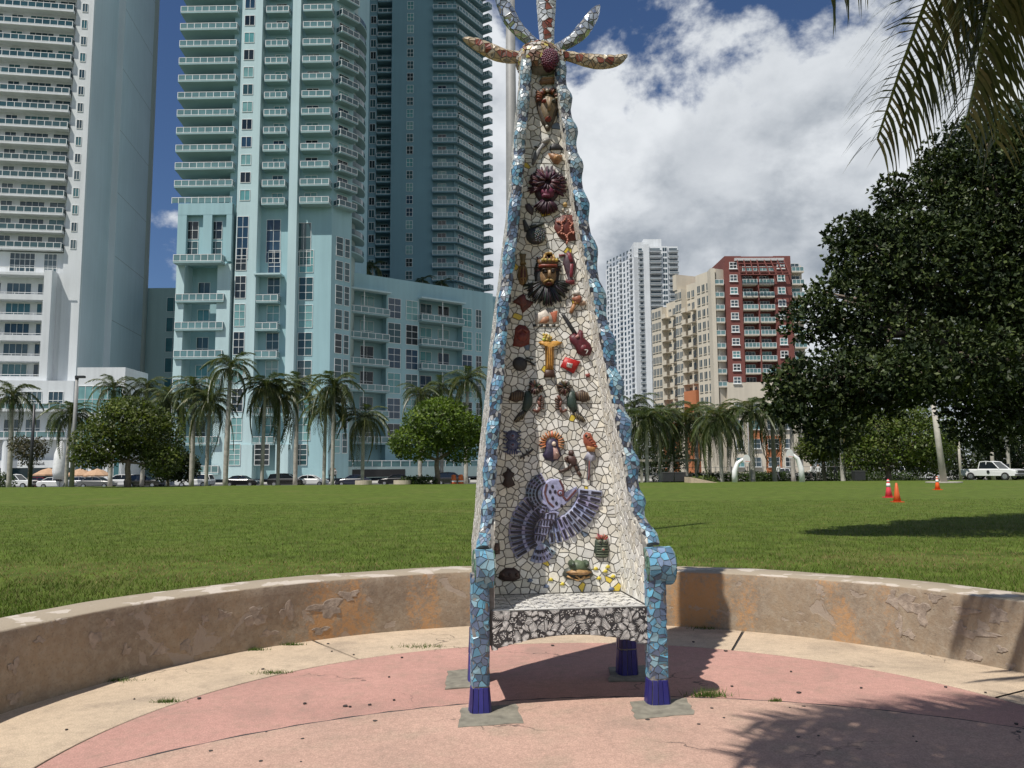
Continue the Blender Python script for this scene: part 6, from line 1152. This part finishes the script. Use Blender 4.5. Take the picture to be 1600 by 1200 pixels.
cone(1389, 777, .92, (.65, .05, .07), 'pinkish red cone with white bands, left of the pair'); cone(1402, 784, .84, (.60, .10, .02), 'plain orange cone, right of the pair', False); cone(1465, 765, .86, (.75, .10, .01), 'bright orange cone standing alone at right')
def hoop(px, D, ytop, label, fx):
    b = atD(px, 750, D); zt = atD(px, ytop, D)[2]; R = root('basketball_hoop', (b[0], D, -.02), label, 'basketball hoop', 'hoops at the lawn edge'); mb = MB(); mb.tube([(0, 0, -.1), (-.02 * fx, 0, zt * .45), (.35 * -fx, 0, zt * .8), (.9 * -fx, 0, zt * .95), (1.1 * -fx, 0, zt * .96)], [.3, .27, .22, .17, .15], 12); link('post', mb.mesh('post', WHITEM, True), R)
    mb = MB(); pts = [(.75 * math.cos(a), .55 * math.sin(a) if math.sin(a) > 0 else .35 * math.sin(a)) for a in np.linspace(0, 6.28, 25)[:-1]]; mb.add([(-fx * 1.2 + x * .55, -.35 + x * .6 * .3, zt * .93 + z) for x, z in pts] + [(-fx * 1.2 + x * .55, -.29 + x * .6 * .3, zt * .93 + z) for x, z in pts], [tuple(range(24)), tuple(range(24, 48))[::-1]] + [(i, (i + 1) % 24, 24 + (i + 1) % 24, 24 + i) for i in range(24)]); bb_ = link('backboard', mb.mesh('backboard', WHITEM), R)
    mb = MB(); mb.tube([(-fx * 1.2 + .23 * math.cos(a), -.65 + .23 * math.sin(a), zt * .86) for a in np.linspace(0, 6.28, 17)], .02, 5); link('rim', mb.mesh('rim', pm('rim_' + str(px), (.6, .1, .03), .5)), R)
hoop(1253, 80, 707, 'white curved basketball hoop at right, by the players', 1); hoop(1148, 82, 716, 'white basketball hoop between palms, left of the pickup', -1)
def parasol(px, D, y, label, closed=False):
    p = atD(px, 757, D); z = atD(px, y, D)[2] - GZ; R = root('closed_parasol' if closed else 'parasol', (p[0], D, GZ), label, 'parasol', None if closed else 'orange parasols'); mb = MB(); mb.tube([(0, 0, 0), (0, 0, z)], .05, 6); link('pole', mb.mesh('pole', STEEL), R); mb = MB(); n = 10
    if closed: mb.lathe([(.75, 1.2), (.95, 2.2), (.8, 4.5), (.45, z), (.1, z + .6)], 9, sx=1.0); link('canvas', mb.mesh('canvas', pm('white_canvas', (.7, .71, .72), .85), True), R)
    else: mb.add([(1.9 * math.cos(k * .628), 1.9 * math.sin(k * .628), z - .9) for k in range(n)] + [(1.9 * math.cos(k * .628), 1.9 * math.sin(k * .628), z - 1.1) for k in range(n)] + [(.9 * math.cos(k * .628), .9 * math.sin(k * .628), z - .3) for k in range(n)] + [(0, 0, z)], [(k, (k + 1) % n, 2 * n + (k + 1) % n, 2 * n + k) for k in range(n)] + [(n + k, n + (k + 1) % n, (k + 1) % n, k) for k in range(n)] + [(2 * n + k, 2 * n + (k + 1) % n, 3 * n) for k in range(n)]); link('canopy', mb.mesh('canopy', pm('orange_canvas_' + str(px), (.42, .27, .17), .85)), R)
parasol(75, 112, 731, 'orange parasol, leftmost of the three'); parasol(124, 112, 732, 'orange parasol, middle of the three'); parasol(151, 112, 732, 'orange parasol, rightmost of the three'); parasol(93, 106, 696, 'tall furled white parasol beside the pale palm', True)
for px, D, w, lb in ((568, 83.0, 13, 'low round beige planter, left of two'), (629, 83.2, 14, 'low round beige planter, right of two')):
    p = atD(px, 755, D); r = w * D / FPX; R = root('planter', (p[0], D, 0), lb, 'planter', 'round planters'); mb = MB(); mb.lathe([(r, 0), (r, .42), (r * .86, .42), (r * .86, .34)], 24); link('rim_wall', mb.mesh('rim_wall', pm('planter_' + str(px), (.46, .40, .31), .9)), R)
for px, lb in ((709, 'orange barrel by the kerb, left one'), (720, 'orange barrel by the kerb, right one')):
    p = atD(px, 755, 83.4); R = root('traffic_barrel', (p[0], 83.4, 0), lb, 'barrel', 'orange barrels'); mb = MB(); mb.lathe([(.33, 0), (.33, .06), (.28, .07), (.27, .45), (.24, .46), (.23, .9), (.1, .95)], 14); link('barrel', mb.mesh('barrel', pm('barrel_' + str(px), (.6, .13, .03), .5)), R); mb = MB(); mb.lathe([(.283, .2), (.278, .34)], 14); link('white_band', mb.mesh('white_band', WHITEM), R)
# hedges, terrace fence and benches on the park's right side
def hedge(px0, px1, D, h, seed, label, name='hedge', cols=None):
    a, b = atD(px0, 750, D)[0], atD(px1, 750, D)[0]; g0 = GZ if D > 88 else -.1; R = root(name, ((a + b) / 2, D, g0), label, 'hedge', 'hedges'); lo = [(V3(x, D, g0 + h * .5), .9, .6, h * .62) for x in np.arange(a, b, .9)]; o = link('foliage', leaves(lo, int(420 * len(lo)), .26, cols or [(.04, .07, .016), (.055, .085, .02)], seed, .5), R); o.location = (-(a + b) / 2, -D, -g0)
hedge(1030, 1230, 102, 1.3, 71, 'long clipped hedge below the red building'); hedge(640, 668, 83.4, .8, 72, 'small clipped hedge right of the planters'); hedge(1060, 1110, 96, .9, 73, 'low yellow-green hedge by the ramp', cols=[(.11, .15, .03), (.08, .12, .03)]); hedge(-10, 20, 100, 1.8, 74, 'shrubs at the left edge by the column'); hedge(1345, 1440, 104, 1.2, 75, 'hedge beyond the spreading tree'); hedge(1180, 1330, 108, 1.2, 76, 'hedge behind the right hoop')
a, b = atD(1020, 750, 112), atD(1420, 750, 112); R = root('fence', ((a[0] + b[0]) / 2, 112, GZ), 'pale metal fence in front of the red building', 'fence')
for x in np.arange(a[0], b[0], 2.2):
    mb = MB(); mb.box(-.04, .04, -.04, .04, 0, 2.2); link('post', MCACHE.setdefault('fp', mb.mesh('post', STEEL)), R, (x - (a[0] + b[0]) / 2, 0, 0))
for z in (.3, 1.2, 2.1): mb = MB(); mb.box(a[0], b[0], 111.97, 112.03, GZ + z - .03, GZ + z + .03); mb.obj('rail', STEEL, R)
p0, p1 = atD(1076, 752, 81), atD(1118, 752, 81); R = root('ramp', (p0[0], 81, 0), 'low beige concrete ramp at the lawn edge', 'ramp'); mb = MB(); mb.add([(p0[0], 80, -.02), (p1[0], 80, -.02), (p1[0], 83, -.02), (p0[0], 83, -.02), (p0[0], 80, .55), (p0[0], 83, .55)], [(0, 1, 4), (3, 5, 2), (0, 4, 5, 3), (4, 1, 2, 5)]); mb.obj('ramp_body', MATS['cream_concrete'] if 'cream_concrete' in MATS else CONC, R)
for px, lb in ((1043, 'dark litter bin by the ramp, left one'), (1062, 'dark litter bin by the ramp, right one'), (1342, 'dark bin cart left of the spreading tree')):
    p = atD(px, 752, 83.5); R = root('litter_bin', (p[0], 83.5, 0), lb, 'bin', 'dark bins'); mb = MB(); mb.box(-.55, .55, -.4, .4, .08, .95); link('bin_body', mb.mesh('bin_body', BLACKM), R); mb = MB(); mb.box(-.58, .58, -.43, .43, .955, 1.05); link('lid', mb.mesh('lid', pm('bin_lid_' + str(px), (.06, .06, .06), .6)), R)
p = atD(1040, 735, 100); R = root('park_canopy', (p[0], 100, GZ), 'flat pale shade canopy under the palms', 'canopy'); mb = MB(); mb.box(-3.4, 4.2, -1.5, 1.5, 2.9, 3.15); link('roof', mb.mesh('roof', CONC), R)
for x in (-3, 3.8): mb = MB(); mb.box(x - .15, x + .15, -.15, .15, 0, 2.9); link('post', mb.mesh('post', CONC), R)
# ---------------------------------------------------------------- people on the far side
SKIN = pm('skin', (.30, .17, .11), .6); 
def person(px, py, rz, top, legs, label, stride=.2, arm=.3):
    p = gnd(px, py); R = root('person', (p[0], p[1], 0), label, 'person', 'people by the hoop', rz)
    V = [(0, 0, .95), (0, 0, 1.2), (0, 0, 1.42), (0, 0, 1.52), (0, 0, 1.66), (0, 0, 1.74), (.1, .02, .9), (.12, stride * .4, .5), (.12, stride * .2 - .02, .08), (.12, stride * .2 + .14, .04), (-.1, 0, .9), (-.12, -stride * .3, .5), (-.12, -stride, .1), (-.12, -stride + .14, .05), (.2, 0, 1.4), (.27, .03, 1.12), (.25, arm, .95), (.25, arm + .1, .92), (-.2, 0, 1.4), (-.28, -.03, 1.12), (-.26, .12, .9), (-.26, .18, .83)]
    E = [(0, 1), (1, 2), (2, 3), (3, 4), (4, 5), (0, 6), (6, 7), (7, 8), (8, 9), (0, 10), (10, 11), (11, 12), (12, 13), (2, 14), (14, 15), (15, 16), (16, 17), (2, 18), (18, 19), (19, 20), (20, 21)]
    Rr = [.14, .13, .15, .06, .105, .08, .095, .065, .045, .04, .095, .065, .045, .04, .065, .048, .035, .03, .065, .048, .035, .03]
    me = bpy.data.meshes.new('body'); me.from_pydata(V, E, []); o = link('body', me, R); o.modifiers.new('skin', 'SKIN')
    for i, r in enumerate(Rr): me.skin_vertices[0].data[i].radius = (r, r * .85); me.skin_vertices[0].data[i].use_root = (i == 0)
    m_ = bpy.data.materials.new('clothed_body'); m_.use_nodes = True; t = m_.node_tree; g = N(t, 'ShaderNodeTexCoord'); sp = N(t, 'ShaderNodeSeparateXYZ'); t.links.new(g.outputs['Object'], sp.inputs[0])
    c = mixc(t, mrange(t, sp.outputs[2], .93, .95), legs, top); c = mixc(t, mrange(t, sp.outputs[2], 1.49, 1.51), c, (.28, .16, .1)); c = mixc(t, mrange(t, sp.outputs[2], 1.69, 1.71), c, (.02, .016, .014)); c = mixc(t, mrange(t, sp.outputs[2], .1, .09), c, (.05, .05, .05)); t.links.new(c, t.nodes['Principled BSDF'].inputs['Base Color']); me.materials.append(m_)
    o.modifiers.new('sub', 'SUBSURF').levels = 1; o.modifiers['sub'].render_levels = 2
person(1217, 750, .4, (.6, .6, .6), (.05, .05, .06), 'person in grey and white walking before the pickup', .3); person(1268, 750, 1.2, (.7, .7, .7), (.06, .05, .05), 'person in a white shirt right of the hoop post', .15); person(1306, 750, -.6, (.03, .03, .035), (.02, .02, .025), 'person in dark clothes left of the pale palm trunk', .1); person(1342, 749, 2.0, (.025, .025, .03), (.04, .04, .05), 'person in black beside the dark bin cart', .25, .35); person(1279, 751, 2.4, (.5, .5, .5), (.08, .07, .06), 'person close behind the white shirted one', .2)
person(516, 754, .3, (.5, .5, .52), (.06, .06, .08), 'person in pale top at the loft block corner', .2); person(523, 754, 2.7, (.35, .33, .33), (.04, .04, .05), 'person in grey beside another at the loft corner', .2)
